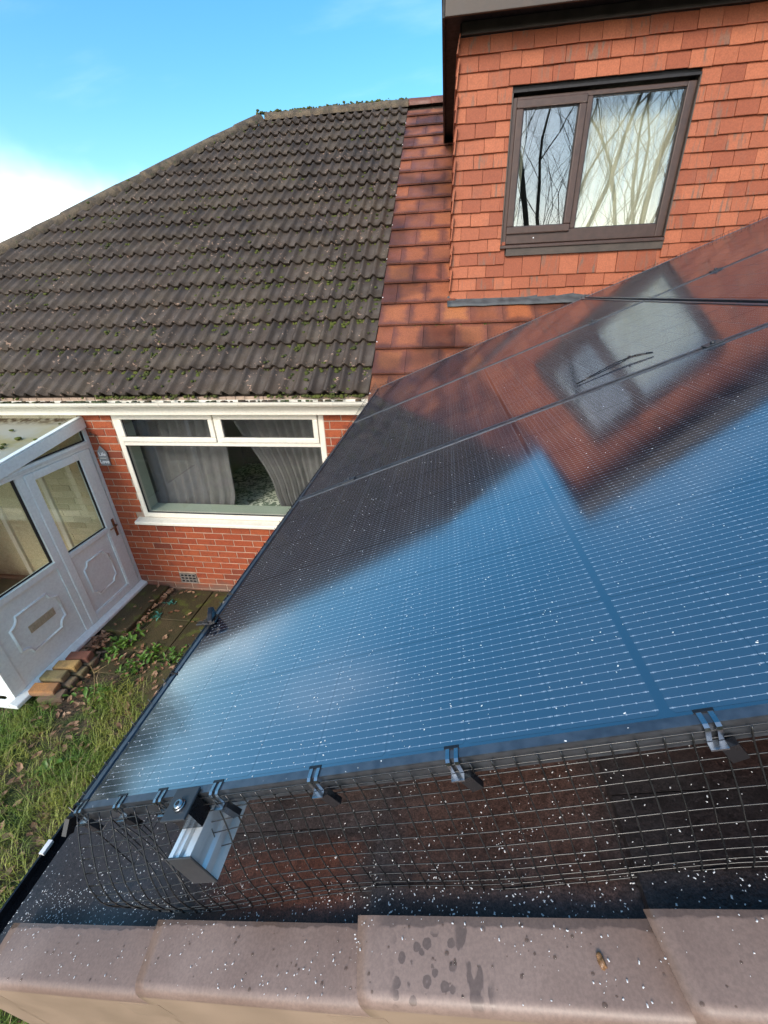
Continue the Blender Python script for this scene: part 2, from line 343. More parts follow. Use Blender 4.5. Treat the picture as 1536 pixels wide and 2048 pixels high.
# ------------------------------------------------------------------ geometry helpers
class MB:
    def __init__(s): s.v = []; s.f = []; s.mi = []; s.sm = []
    def quad(s, pts, mi=0, sm=False):
        i = len(s.v); s.v += [tuple(p) for p in pts]; s.f.append(tuple(range(i, i + len(pts)))); s.mi.append(mi); s.sm.append(sm)
    def box(s, x0, x1, y0, y1, z0, z1, mi=0, M4=None):
        i = len(s.v)
        pts = [(x0, y0, z0), (x1, y0, z0), (x1, y1, z0), (x0, y1, z0), (x0, y0, z1), (x1, y0, z1), (x1, y1, z1), (x0, y1, z1)]
        if M4 is not None: pts = [tuple(M4 @ Vector(p)) for p in pts]
        s.v += pts
        for f in ((0, 3, 2, 1), (4, 5, 6, 7), (0, 1, 5, 4), (1, 2, 6, 5), (2, 3, 7, 6), (3, 0, 4, 7)):
            s.f.append(tuple(i + k for k in f)); s.mi.append(mi); s.sm.append(False)
        return s
    def tube(s, pts, rad, n=6, mi=0, cap=True, sm=True):
        pts = [Vector(p) for p in pts]; i0 = len(s.v); m = len(pts)
        for k, p in enumerate(pts):
            d = (pts[min(k + 1, m - 1)] - pts[max(k - 1, 0)])
            d = d.normalized() if d.length > 1e-9 else Vector((0, 0, 1))
            a = Vector((0, 0, 1)) if abs(d.z) < 0.9 else Vector((1, 0, 0))
            e = d.cross(a).normalized(); h = d.cross(e)
            rr = rad[k] if isinstance(rad, (list, tuple)) else rad
            for q in range(n):
                t = 2 * pi * q / n; s.v.append(tuple(p + (e * cos(t) + h * sin(t)) * rr))
        for k in range(m - 1):
            for q in range(n):
                a0 = i0 + k * n + q; a1 = i0 + k * n + (q + 1) % n
                s.f.append((a0, a0 + n, a1 + n, a1)); s.mi.append(mi); s.sm.append(sm)
        if cap:
            s.f.append(tuple(i0 + q for q in range(n))); s.f.append(tuple(i0 + (m - 1) * n + n - 1 - q for q in range(n)))
            s.mi += [mi, mi]; s.sm += [False, False]
        return s
    def extrude(s, prof, axis, a, b, mi=0, sm=False, closed=True, M4=None):
        # prof: list of 2D points, extruded along axis ('x','y','z') from a to b
        def P(t, q):
            r = {'x': (t, q[0], q[1]), 'y': (q[0], t, q[1]), 'z': (q[0], q[1], t)}[axis]
            return tuple(M4 @ Vector(r)) if M4 is not None else r
        i = len(s.v); n = len(prof)
        s.v += [P(a, q) for q in prof] + [P(b, q) for q in prof]
        for k in range(n if closed else n - 1):
            j = (k + 1) % n; s.f.append((i + k, i + j, i + n + j, i + n + k)); s.mi.append(mi); s.sm.append(sm)
        if closed:
            s.f.append(tuple(i + n - 1 - k for k in range(n))); s.f.append(tuple(i + n + k for k in range(n))); s.mi += [mi, mi]; s.sm += [False, False]
        return s
    def mesh(s, name, mats):
        m = bpy.data.meshes.new(name); m.from_pydata(s.v, [], s.f)
        for x in (mats if isinstance(mats, (list, tuple)) else [mats]): m.materials.append(x)
        m.polygons.foreach_set('material_index', s.mi); m.polygons.foreach_set('use_smooth', s.sm); m.update()
        return m
    def obj(s, name, mats, parent=None, fix=True, bevel=0, **k):
        m = s.mesh(name, mats)
        if fix:
            b = bmesh.new(); b.from_mesh(m); bmesh.ops.recalc_face_normals(b, faces=b.faces); b.to_mesh(m); b.free()
        o = inst(name, m, parent, **k)
        if bevel:
            bv = o.modifiers.new('bevel', 'BEVEL'); bv.width = bevel; bv.segments = 2; bv.limit_method = 'ANGLE'; bv.angle_limit = radians(40)
        return o

def inst(name, mesh, parent=None, loc=None, rot=None, scale=None, mat4=None):
    o = bpy.data.objects.new(name, mesh); COL.objects.link(o)
    if parent is not None: o.parent = parent
    if mat4 is not None: o.matrix_local = mat4
    if loc is not None: o.location = loc
    if rot is not None: o.rotation_euler = rot
    if scale is not None: o.scale = scale
    return o
def tag(o, label=None, cat=None, group=None, kind=None):
    if label: o['label'] = label
    if cat: o['category'] = cat
    if group: o['group'] = group
    if kind: o['kind'] = kind
    return o
def thing(name, label, cat, loc=(0, 0, 0), rot=(0, 0, 0), group=None):
    o = bpy.data.objects.new(name, None); COL.objects.link(o); o.location = loc; o.rotation_euler = rot
    o.empty_display_size = 0.1
    return tag(o, label, cat, group)
def fixed(mb, name, mats):                      # a mesh with consistent normals, to be shared
    m = mb.mesh(name, mats); b = bmesh.new(); b.from_mesh(m); bmesh.ops.recalc_face_normals(b, faces=b.faces); b.to_mesh(m); b.free(); return m
def ramp_box(w, h, d, c):
    """front face at y=-d with chamfered edges c, open at the back; w along x, h along z"""
    mb = MB(); x, z = w / 2, h / 2
    a = [(-x, 0, -z), (x, 0, -z), (x, 0, z), (-x, 0, z)]
    b = [(-x, -d + c, -z), (x, -d + c, -z), (x, -d + c, z), (-x, -d + c, z)]
    f = [(-x + c, -d, -z + c), (x - c, -d, -z + c), (x - c, -d, z - c), (-x + c, -d, z - c)]
    mb.v = a + b + f
    for k in range(4):
        j = (k + 1) % 4
        mb.f += [(k, j, 4 + j, 4 + k), (4 + k, 4 + j, 8 + j, 8 + k)]
    mb.f.append((8, 9, 10, 11)); mb.mi = [0] * 9; mb.sm = [False] * 9
    return mb

AL = radians(22.14238)                          # pitch of the low roof that carries the panels
CA, SA, TA = cos(AL), sin(AL), tan(AL)
def P(u, v, w=0.0): return Vector((u * CA - w * SA, v, u * SA + w * CA))
WROT = (0, -AL, 0)
WM = Matrix.Rotation(-AL, 4, 'Y')
YW = 3.4806; ZG = -2.44
TB = tan(radians(35)); RB = radians(35); RD = -2.4202       # main roof: z = TB*y + RD
def roof_z(y): return TB * y + RD
YE = 3.36
# main roof local frame: x along the eave, t up the slope, n outward
def RP(x, t, n=0.0): return Vector((x, YE + t * cos(RB) - n * sin(RB), roof_z(YE) + t * sin(RB) + n * cos(RB)))
def hip_x(y): return -2.365 + (y - 8.12) * 1.06
YD = 4.364

# ------------------------------------------------------------------ ground
mb = MB()
N = 60
def gz(x, y): return ZG - 0.012 + 0.03 * (noise.noise(Vector((x * 0.8, y * 0.8, 3))) if max(abs(x), abs(y)) < 30 else 0) * (1 if y < 2.2 else 0.15)
xs = [-400, -120, -40, -15] + [-8 + i * 0.25 for i in range(37)] + [4, 8, 15, 40, 120, 400]
ys = [-400, -120, -40, -15, -6] + [-3 + i * 0.25 for i in range(29)] + [8, 15, 40, 120, 400]
for y in ys:
    for x in xs: mb.v.append((x, y, gz(x, y)))
for j in range(len(ys) - 1):
    for i in range(len(xs) - 1):
        a = j * len(xs) + i; mb.f.append((a, a + 1, a + len(xs) + 1, a + len(xs))); mb.mi.append(0); mb.sm.append(True)
tag(mb.obj('ground', M['soil'], fix=False), kind='structure')

# paving by the wall: a strip of concrete slabs
path = thing('path', None, None); path['kind'] = 'structure'
def slab(x0, x1, y0, y1, top, tilt=0.0, d=0.05):
    mb = MB(); c = 0.006
    mb.box(x0 + .004, x1 - .004, y0 + .004, y1 - .004, ZG - d, ZG + top)
    o = mb.obj('paving_slab', M['slab'], path, bevel=0.008); o.rotation_euler = (tilt * 0.2, tilt, 0)
    return o
for (x0, x1, y0, y1, top) in ((-2.60, -2.16, 2.92, 3.46, 0.012), (-2.60, -2.16, 2.45, 2.92, 0.008), (-2.155, -1.60, 2.92, 3.46, 0.010), (-2.155, -1.60, 2.45, 2.92, 0.014),
                              (-1.595, -1.0, 2.92, 3.46, 0.008), (-1.595, -1.0, 2.45, 2.92, 0.010), (-2.22, -1.55, 1.86, 2.34, 0.012), (-1.50, -0.9, 1.86, 2.40, 0.012), (-3.02, -2.50, 2.16, 2.56, 0.004)):
    slab(x0, x1, y0, y1, top)
step = MB().box(-3.04, -2.74, 2.66, 3.46, ZG - .03, ZG + 0.055).obj('door_step', M['slab'], bevel=0.012)
tag(step, 'long mossy concrete slab laid along the porch door sill', 'step')

# ------------------------------------------------------------------ bungalow
H = thing('bungalow', 'brick bungalow with mossy tiled hip roof, tile hung dormer and low side wing', 'house', (-1.0, YW, ZG))
HI = Matrix.Translation((1.0, -YW, -ZG))         # world to house-local
hl = Vector((1.0, -YW, -ZG))
def hobj(mb, name, mats, parent=None, **k):     # built in world coordinates, parented to the house
    o = mb.obj(name, mats, parent or H, **k)
    if parent is None: o.matrix_local = HI
    return o
# --- front wall with its window opening; bricks proud of the mortar
WX0, WX1, WZ0, WZ1 = -2.766, -0.548, -1.424, -0.20
wall = MB()
wx = [-3.16, WX0, WX1, 0.30]; wz = [ZG - .3, WZ0, WZ1, -0.10]
for i in range(3):
    for j in range(3):
        if i == 1 and j == 1: continue
        wall.quad([(wx[i], YW, wz[j]), (wx[i + 1], YW, wz[j]), (wx[i + 1], YW, wz[j + 1]), (wx[i], YW, wz[j + 1])])
for a, b in (((WX0, WZ0), (WX0, WZ1)), ((WX1, WZ1), (WX1, WZ0)), ((WX1, WZ0), (WX0, WZ0))):
    wall.quad([(a[0], YW, a[1]), (b[0], YW, b[1]), (b[0], YW + .10, b[1]), (a[0], YW + .10, a[1])])
wall_o = hobj(wall, 'wall', M['mortar'], fix=False)
BW, BH = 0.2286, 0.081
brick_m = fixed(ramp_box(BW - 0.010, BH - 0.011, 0.007, 0.003), 'brick', M['brick'])
cream_m = fixed(ramp_box(BW - 0.010, BH - 0.011, 0.006, 0.003), 'painted_brick', M['cream_brick'])
zt = -1.652 + 0.040                               # top of a known course
def lay(x0, x1, par, mesh, name, holes, y=YW, zlo=ZG - .02, zhi=-0.12, xj=-3.009):
    for k in range(-16, 24):
        top = zt + k * BH
        if top - BH < zlo - BH or top > zhi: continue
        zc_ = top - BH / 2
        off = xj + (BW / 2 if k % 2 else 0) + rnd.uniform(-.004, .004)
        i = math.floor((x0 - off) / BW)
        while off + i * BW < x1:
            a, b = max(off + i * BW, x0), min(off + (i + 1) * BW, x1); i += 1
            segs = [(a, b)]
            for (hx0, hx1, hz0, hz1) in holes:
                if top - 0.01 > hz0 and top - BH + 0.01 < hz1:
                    ns = []
                    for (p_, q_) in segs:
                        if q_ <= hx0 or p_ >= hx1: ns.append((p_, q_)); continue
                        if p_ < hx0: ns.append((p_, hx0))
                        if q_ > hx1: ns.append((hx1, q_))
                    segs = ns
            for (p_, q_) in segs:
                if q_ - p_ < 0.03: continue
                o = inst(name, mesh, par, loc=((p_ + q_) / 2, y + rnd.uniform(0, .0016), zc_ + rnd.uniform(-.001, .001)), scale=((q_ - p_ - .010) / (BW - .010), 1, 1))
                o.rotation_euler = (rnd.uniform(-.006, .006), rnd.uniform(-.004, .004), rnd.uniform(-.006, .006))
VENT = (-2.556, -2.345, -2.334, -2.198)
lay(-3.115, -0.22, wall_o, brick_m, 'brick', [(WX0, WX1, WZ0 - .004, 1), (VENT[0] - .006, VENT[1] + .006, VENT[2] + .006, VENT[3] - .006), (-2.86, -0.42, -1.48, -1.40)])
# air brick
vb = MB(); vx0, vx1, vz0, vz1 = VENT
vb.box(vx0, vx1, YW - .002, YW + .004, vz0, vz1, 1)
for k in range(5): 
    xx = vx0 + (vx1 - vx0 - .012) * k / 4; vb.box(xx, xx + .012, YW - .012, YW - .003, vz0, vz1)
for k in range(4):
    zz = vz0 + (vz1 - vz0 - .012) * k / 3; vb.box(vx0 + .0005, vx1 - .0005, YW - .011, YW - .0035, zz, zz + .012)
hobj(vb, 'air_brick', [M['mortar_dark'], M['rubber']])
# porch back wall: the same wall painted cream inside the porch
pw = MB(); pw.quad([(-5.6, YW, ZG - .3), (-3.16, YW, ZG - .3), (-3.16, YW, -.1), (-5.6, YW, -.1)])
pwo = hobj(pw, 'painted_wall', M['cream_brick'], fix=False)
lay(-4.75, -3.17, pwo, cream_m, 'painted_brick', [(-4.68, -3.86, ZG - .1, -0.42)])
# other walls of the house and wing, plain boxes out of view
ow = MB()
ow.box(-7.2, -5.6, YW, YW + .25, ZG - .3, -.1); ow.box(0.30, 7.0, YW + .02, YW + .25, ZG - .3, -.1)
ow.box(-7.2, -6.95, YW + .25, 12.6, ZG - .3, -.1); ow.box(6.75, 7.0, YW + .25, 12.6, ZG - .3, -.1); ow.box(-7.2, 7.0, 12.6, 12.85, ZG - .3, -.1)
hobj(ow, 'outer_wall', M['gable'])
ww = MB()
ww.box(0.0, 0.22, 0.10, YW + .02, ZG - .3, -.36); 
for (p_, q_) in ((( 0.0, 3.6), 0),):
    pass
gy0, gy1 = -0.07, 0.10
i0 = len(ww.v)
prof = [(0.0, ZG - .3), (7.2, ZG - .3), (7.2, -.36), (3.6, 3.6 * TA - .26), (0.0, -.36)]
ww.extrude(prof, 'y', gy0, gy1)
hobj(ww, 'wing_wall', M['gable'])

# --- grey interlocking tiles
GA, CV = 0.322, 0.2725
def tile_mesh(name, mat):
    mb = MB(); L = 0.40; n = 19; t0 = 0.013
    def prof(x):                                  # two rounded rolls, one in the middle and one over the side lap
        z = 0
        for c, w in ((0.02, 0.046), (0.158, 0.046)):
            d = abs(x - c) / w
            if d < 1: z = max(z, 0.040 * (0.5 + 0.5 * cos(pi * d)))
        return z
    xs_ = [-0.012 + (CV + 0.012) * i / (n - 1) for i in range(n)]
    for (y, lift) in ((0.0, 0.0), (L, -0.0)):
        for x in xs_: mb.v.append((x, y, prof(x) + t0 + 0.040 * (1 - y / L) - 0.0))
    for x in xs_: mb.v.append((x, 0.004, prof(x) * 0.94 + t0 + 0.040 - 0.018))
    for i in range(n - 1):
        mb.f.append((i, i + 1, n + i + 1, n + i)); mb.f.append((2 * n + i, 2 * n + i + 1, i + 1, i)); mb.mi += [0, 0]; mb.sm += [True, False]
    mb.f.append((0, n, 2 * n)); mb.mi.append(0); mb.sm.append(False)
    mb.f.append((n - 1, 3 * n - 1, 2 * n - 1)); mb.mi.append(0); mb.sm.append(False)
    return mb.mesh(name, mat)
tile_me = tile_mesh('roof_tile', M['tile'])
TM = Matrix.Rotation(RB, 4, 'X')
roof = MB()                                       # felt and battens below the tiles, and the slopes out of view
ry0, ry1 = YE + .015, 8.12
roof.quad([(hip_x(ry0), ry0, roof_z(ry0) - .012), (7.3, ry0, roof_z(ry0) - .012), (7.3, ry1, roof_z(ry1) - .012), (hip_x(ry1), ry1, roof_z(ry1) - .012)])
rz1 = roof_z(ry1) - .012; yb = 2 * ry1 - ry0; zb = roof_z(ry0) - .012
roof.quad([(hip_x(ry0), ry0, zb), (hip_x(ry1), ry1, rz1), (hip_x(ry0), yb, zb)])
roof.quad([(hip_x(ry1), ry1, rz1), (7.3, ry1, rz1), (7.3, yb, zb), (hip_x(ry0), yb, zb)])
roof_o = hobj(roof, 'roof', M['tile'], fix=False)
NR = 18
tile_tops = []
ntile = 0
for r_ in range(NR):
    t = r_ * GA
    y = RP(0, t).y
    x = -0.075 - CV
    while x > hip_x(y + 0.2) - 0.10 and x > -6.35:
        q = RP(x, t, rnd.uniform(-.0015, .0025))
        m4 = Matrix.Translation(q) @ TM @ Matrix.Rotation(rnd.uniform(-.006, .006), 4, 'Z') @ Matrix.Rotation(rnd.uniform(-.008, .008), 4, 'X')
        if r_ == NR - 1: m4 = m4 @ Matrix.Scale(0.72, 4, (0, 1, 0))
        inst('concrete_tile', tile_me, roof_o, mat4=m4); ntile += 1
        x -= CV
# --- red flat tiles right of the joint
def flat_tile(name, mat, w, L, th, tilt):
    mb = MB(); c = 0.004; x = w / 2 - 0.0012
    # rounded nose at the lower edge
    v = [(-x, 0.0, tilt + 0.0), (x, 0, tilt), (x, c, tilt + th), (-x, c, tilt + th), (-x, L, th * 0.7), (x, L, th * 0.7), (-x, L, 0), (x, L, 0), (-x, 0.004, tilt - .004), (x, .004, tilt - .004)]
    mb.v = v; mb.f = [(0, 1, 2, 3), (3, 2, 5, 4), (0, 3, 4, 6, 8), (1, 9, 7, 5, 2), (8, 9, 1, 0)]; mb.mi = [0] * 5; mb.sm = [False] * 5
    return fixed(mb, name, mat)
RW_, RGA = 0.295, 0.322
red_me = flat_tile('red_tile', M['redtile'], RW_, 0.40, 0.015, 0.030)
red_half = flat_tile('red_tile', M['redtile'], RW_ * .5, 0.40, 0.015, 0.030)
for r_ in range(-1, NR):
    t = r_ * GA + 0.012 - 0.10
    if t < -0.095: continue
    y = RP(0, t).y
    z = roof_z(y)
    xmax = (z + 0.36) / TA + 0.15 if y < 4.5 else 0.75       # to the valley, or to the dormer cheek
    if y > 4.28 and y < 7.2: xmax = 0.66
    if y >= 7.2: xmax = 1.6
    x = -0.073
    hf = (r_ % 2 == 0)
    first = True
    while x < min(xmax, 3.6):
        half = hf and first; first = False
        w = RW_ * (.5 if half else 1)
        q = RP(x + w / 2, t, 0.004 + rnd.uniform(-.001, .002))
        if y + 0.2 < 7.9:
            inst('red_tile', red_half if half else red_me, roof_o, mat4=Matrix.Translation(q) @ TM @ Matrix.Rotation(rnd.uniform(-.004, .004), 4, 'Z'))
        elif y < 8.02:
            inst('red_tile', red_half if half else red_me, roof_o, mat4=Matrix.Translation(q) @ TM @ Matrix.Scale(0.6, 4, (0, 1, 0)))
        x += w
# white foam specks at the joint of both tilings
for r_ in range(0, 17, 1):
    if r_ % 2 or rnd.random() < 0.2: continue
    q = RP(-0.072 + rnd.uniform(-.004, .012), r_ * GA + 0.0, 0.045)
    MB().box(-.005, .005, -.005, .005, -.006, .002).obj('mortar_dab', M['fleck'], roof_o, loc=q, rot=(RB, 0, rnd.uniform(0, 1)))
# --- ridge and hip caps
def cap_mesh(name, mat, L, R, n=9):
    mb = MB()
    for k, (x, rr) in enumerate(((0, R), (0.04, R * 1.01), (L, R * 0.95))):
        for i in range(n):
            a = pi * (-0.08 + 1.16 * i / (n - 1)); mb.v.append((x, cos(a) * rr, sin(a) * rr * 0.72))
    for k in range(2):
        for i in range(n - 1):
            a = k * n + i; mb.f.append((a, a + n, a + n + 1, a + 1)); mb.mi.append(0); mb.sm.append(True)
    mb.f.append(tuple(range(n))); mb.mi.append(0); mb.sm.append(False)
    return mb.mesh(name, mat)
cap_me = cap_mesh('ridge_tile', M['ridge'], 0.46, 0.135)
rcap_me = cap_mesh('ridge_tile', M['redtile'], 0.34, 0.12)
rz = roof_z(8.12)
for i in range(6):
    x = -0.075 - 0.45 * (i + 1)
    if x < -2.75: break
    inst('ridge_tile', cap_me, roof_o, loc=(x, 8.12 + rnd.uniform(-.006, .006), rz - .005 + rnd.uniform(-.004, .004)), rot=(0, rnd.uniform(-.01, .01), rnd.uniform(-.01, .01)))
for i in range(6):
    inst('ridge_tile', rcap_me, roof_o, loc=(-0.07 + 0.335 * i, 8.12, rz + .002), rot=(0, rnd.uniform(-.006, .006), 0))
hd = Vector((hip_x(7.12) - hip_x(8.12), -1.0, -TB)); hlen = hd.length; hd.normalize()
for i in range(15):
    s_ = 0.42 * i + .02
    p0 = Vector((-2.42, 8.12, rz + .012)) + hd * (s_ + 0.46)
    xa = -hd
    ya = Vector((0, 0, 1)).cross(xa).normalized(); za = xa.cross(ya)
    m4 = Matrix((xa, ya, za)).transposed().to_4x4(); m4.translation = p0
    inst('hip_tile', cap_me, roof_o, mat4=m4 @ Matrix.Rotation(rnd.uniform(-.02, .02), 4, 'Y'))

# --- gutter and fascia
gp = []
for i in range(11):
    a = pi + pi * i / 10; gp.append((YE - .045 + cos(a) * 0.052, -0.092 + sin(a) * 0.050))
inner = [(y * 0 + (YE - .045) + (y - (YE - .045)) * 0.93, -0.092 + (z + 0.092) * 0.93) for (y, z) in gp][::-1]
gmb = MB(); gmb.extrude(gp + [(YE + .012, -.086), (YE + .004, -.086)] + inner + [(YE - .094, -.086), (YE - .102, -.086)], 'x', -5.4, -0.09, sm=False)
gut = hobj(gmb, 'gutter', M['cream'])
for x in (-3.36, -2.80, -2.06, -1.28, -0.40):
    pr = [(YE - .045 + cos(pi + pi * i / 8) * 0.056, -0.092 + sin(pi + pi * i / 8) * 0.054) for i in range(9)]
    pr2 = [(YE - .045 + cos(pi + pi * i / 8) * 0.051, -0.092 + sin(pi + pi * i / 8) * 0.049) for i in range(9)][::-1]
    MB().extrude(pr + pr2, 'x', x - .010, x + .010).obj('gutter_bracket', M['cream'], gut)
fas = hobj(MB().box(-7.2, -0.02, YE + .018, YE + .040, -0.232, -0.06), 'fascia', M['cream'], bevel=0.004)
hobj(MB().box(-7.2, -0.02, YE + .0405, YW - .012, -0.222, -0.208), 'soffit', M['cream'])
grit = MB()                                       # bits of moss and mortar lying in the gutter
for i in range(150):
    x = rnd.uniform(-5.2, -0.15); r_ = rnd.uniform(.004, .014)
    grit.box(x - r_ * 1.6, x + r_ * 1.6, YE - .045 - r_ + rnd.uniform(-.03, .03), YE - .045 + r_, -.105, -.092 + r_)
hobj(grit, 'gutter_moss', M['moss'], kind=None) if False else tag(hobj(grit, 'gutter_moss', M['soil']), kind='stuff')
eave_m = MB()
for k in range(60):                               # mortar bedding under the eave tiles
    x = -5.4 + k * 0.0905
    eave_m.box(x, x + 0.085, YE + .006 + rnd.uniform(-.004, .006), YE + .03, -0.088 + rnd.uniform(-.006, .004), roof_z(YE) + .010)
tag(hobj(eave_m, 'eave_mortar', M['mortar']), kind='stuff')

# --- bedroom window
win = thing('bedroom_window', None, None); win.parent = H; win.matrix_local = HI
FY0, FY1 = YW - .004, YW + .066
def frame_bars(x0, x1, z0, z1, t, y0, y1, mb):
    mb.box(x0, x1, y0, y1, z0, z0 + t); mb.box(x0, x1, y0, y1, z1 - t, z1)
    mb.box(x0, x0 + t, y0, y1, z0 + t, z1 - t); mb.box(x1 - t, x1, y0, y1, z0 + t, z1 - t)
ZTR = -0.535
f = MB(); x0, x1 = WX0, WX1
f.box(x0, x0 + .055, FY0, FY1, WZ0, WZ1); f.box(x1 - .055, x1, FY0, FY1, WZ0, WZ1)
f.box(x0 + .055, x1 - .055, FY0, FY1, WZ0, WZ0 + .055); f.box(x0 + .055, x1 - .055, FY0, FY1, WZ1 - .05, WZ1)
f.box(x0 + .055, x1 - .055, FY0, FY1, ZTR - .04, ZTR + .0)
f.box(-1.668, -1.630, FY0, FY1, ZTR, WZ1 - .05)
f.obj('window_frame', M['cream'], win, bevel=0.005)
for (a, b) in ((x0 + .057, -1.670), (-1.628, x1 - .057)):
    s_ = MB(); frame_bars(a, b, ZTR + .004, WZ1 - .048, 0.050, FY0 - .016, FY0 + .03, s_); sh = s_.obj('top_sash', M['cream'], win, bevel=0.007)
    MB().box(a + .045, b - .045, FY0 + .012, FY0 + .016, ZTR + .048, WZ1 - .09).obj('glass_pane', M['glass'], win)
    k_ = MB(); frame_bars(a + .048, b - .048, ZTR + .052, WZ1 - .095, 0.006, FY0 + .004, FY0 + .0115, k_); k_.obj('gasket', M['rubber'], win)
MB().box(x0 + .05, x1 - .05, FY0 + .024, FY0 + .028, WZ0 + .05, ZTR - .036).obj('glass_pane', M['glass'], win)
k_ = MB(); frame_bars(x0 + .055, x1 - .055, WZ0 + .055, ZTR - .04, 0.007, FY0 + .008, FY0 + .0235, k_); k_.obj('gasket', M['rubber'], win)
sl = MB(); sl.extrude([(YW + .02, WZ0 - .002), (YW - .085, WZ0 - .018), (YW - .093, WZ0 - .028), (YW - .093, WZ0 - .056), (YW + .02, WZ0 - .056)], 'x', -2.842, -0.44)
sl.obj('window_sill', M['cream'], win, bevel=0.004)
# room behind it
rm = MB(); ra, rb_, rc, rd_ = x0 - .25, x1 + .25, YW + .30, YW + 3.2
ins = MB()
ins.box(x0 - .02, x0 + .002, YW + .068, YW + .26, WZ0, WZ1); ins.box(x1 - .002, x1 + .02, YW + .068, YW + .26, WZ0, WZ1); ins.box(x0, x1, YW + .068, YW + .27, WZ0 - .02, WZ0 + .045)
hobj(ins, 'window_reveal', M['plaster'])
rm.quad([(ra - .7, rd_, ZG), (rb_ + .4, rd_, ZG), (rb_ + .4, rd_, .05), (ra - .7, rd_, .05)])
rm.quad([(ra - .7, rc - .04, ZG), (ra - .7, rd_, ZG), (ra - .7, rd_, .05), (ra - .7, rc - .04, .05)])
rm.quad([(rb_ + .4, rc - .04, ZG), (rb_ + .4, rd_, ZG), (rb_ + .4, rd_, .05), (rb_ + .4, rc - .04, .05)])
rm.quad([(ra - .7, rc - .04, .05), (rb_ + .4, rc - .04, .05), (rb_ + .4, rd_, .05), (ra - .7, rd_, .05)])
rm.quad([(ra - .7, rc - .04, ZG + .05), (rb_ + .4, rc - .04, ZG + .05), (rb_ + .4, rd_, ZG + .05), (ra - .7, rd_, ZG + .05)], 1)
for (a, b, c_, d_) in ((ra - .7, x0, ZG, .05), (x1, rb_ + .4, ZG, .05), (x0, x1, ZG, WZ0), (x0, x1, WZ1, .05)):
    rm.quad([(a, rc - .04, c_), (b, rc - .04, c_), (b, rc - .04, d_), (a, rc - .04, d_)])
hobj(rm, 'bedroom_wall', [M['room'], M['carpet']], fix=False)
# curtains: folded sheets gathered at the tie
def curtain(name, xt0, xt1, xm0, xm1, xb0, xb1, y, z0, z1, label, tie=0.42, amp=0.022, mat='curtain', folds=9):
    mb = MB(); NU, NV = 72, 16
    for j in range(NV + 1):
        t = j / NV; z = z1 + (z0 - z1) * t
        if t < tie: k = t / tie; k = k * k * (3 - 2 * k) if tie < 0.95 else k; a, b = xt0 + (xm0 - xt0) * k, xt1 + (xm1 - xt1) * k
        else: k = (t - tie) / (1 - tie); a, b = xm0 + (xb0 - xm0) * k, xm1 + (xb1 - xm1) * k
        for i in range(NU + 1):
            s_ = i / NU
            ff = s_ * folds * 2 * pi + 0.9 * sin(s_ * 9 + 1)
            mb.v.append((a + (b - a) * s_ + 0.006 * sin(ff * 2), y + amp * sin(ff) + 0.008 * sin(3.1 * ff + t * 2), z))
    for j in range(NV):
        for i in range(NU):
            a = j * (NU + 1) + i; mb.f.append((a, a + 1, a + NU + 2, a + NU + 1)); mb.mi.append(0); mb.sm.append(True)
    o = mb.obj(name, M[mat], fix=False); sf = o.modifiers.new('thick', 'SOLIDIFY'); sf.thickness = 0.003
    return tag(o, label, 'curtain')
curtain('curtain', -2.98, -1.74, -2.96, -1.78, -2.94, -1.98, YW + .34, -1.95, -0.16, 'grey curtain gathered aside behind the left half of the white window', tie=.62, folds=10)
curtain('curtain', -1.72, -0.52, -1.32, -0.60, -1.16, -0.60, YW + .36, -1.95, -0.16, 'grey curtain swept right behind the white window nearest the panels', tie=.62, folds=11)
bed = thing('bed', 'bed under a dark and pale patterned quilt inside the white window', 'bed', (-1.85, 4.72, ZG + .24))
bm_ = MB(); NX, NY = 14, 14
for j in range(NY + 1):
    for i in range(NX + 1):
        x = -0.7 + 1.4 * i / NX; y = -0.85 + 1.7 * j / NY
        e = min(1, (1 - abs(x) / 0.7) * 6, (1 - abs(y) / 0.85) * 6)
        bm_.v.append((x, y, 0.45 + 0.32 * max(0, e) ** .5 * .8 + 0.02 * noise.noise(Vector((x * 4, y * 4, 0)))))
for j in range(NY):
    for i in range(NX):
        a = j * (NX + 1) + i; bm_.f.append((a, a + 1, a + NX + 2, a + NX + 1)); bm_.mi.append(0); bm_.sm.append(True)
bm_.obj('quilt', M['quilt'], bed, fix=False)
MB().box(-.68, .68, -.83, .83, 0.12, .449).obj('bed_base', M['carpet'], bed)
hb = MB(); hb.box(-.7, .7, .86, .91, 0, 1.05); hb.obj('headboard', M['rust'], bed, bevel=.02)

# --- dormer: wall, hanging tiles, roof, window
ZD0, ZD1 = 0.636, 2.49; DX0, DX1 = 0.618, 3.52
VX0, VX1, VZ0, VZ1 = 1.063, 2.447, 1.082, 2.147
dw = MB()
wx = [DX0, VX0, VX1, DX1]; wz = [ZD0 - .02, VZ0, VZ1, 2.60]
for i in range(3):
    for j in range(3):
        if i == 1 and j == 1: continue
        dw.quad([(wx[i], YD, wz[j]), (wx[i + 1], YD, wz[j]), (wx[i + 1], YD, wz[j + 1]), (wx[i], YD, wz[j + 1])])
for x in (DX0, DX1): dw.quad([(x, YD, ZD0 - .02), (x, 7.3, 2.6), (x, YD, 2.60)])
for a, b in (((VX0, VZ0), (VX0, VZ1)), ((VX1, VZ1), (VX1, VZ0)), ((VX1, VZ0), (VX0, VZ0)), ((VX0, VZ1), (VX1, VZ1))):
    dw.quad([(a[0], YD, a[1]), (b[0], YD, b[1]), (b[0], YD + .12, b[1]), (a[0], YD + .12, a[1])])
dwall = hobj(dw, 'dormer_wall', M['soffit'], fix=False)
HG = (ZD1 - ZD0) / 18; HW = 0.166
hm = MB(); x = HW / 2 - .0012
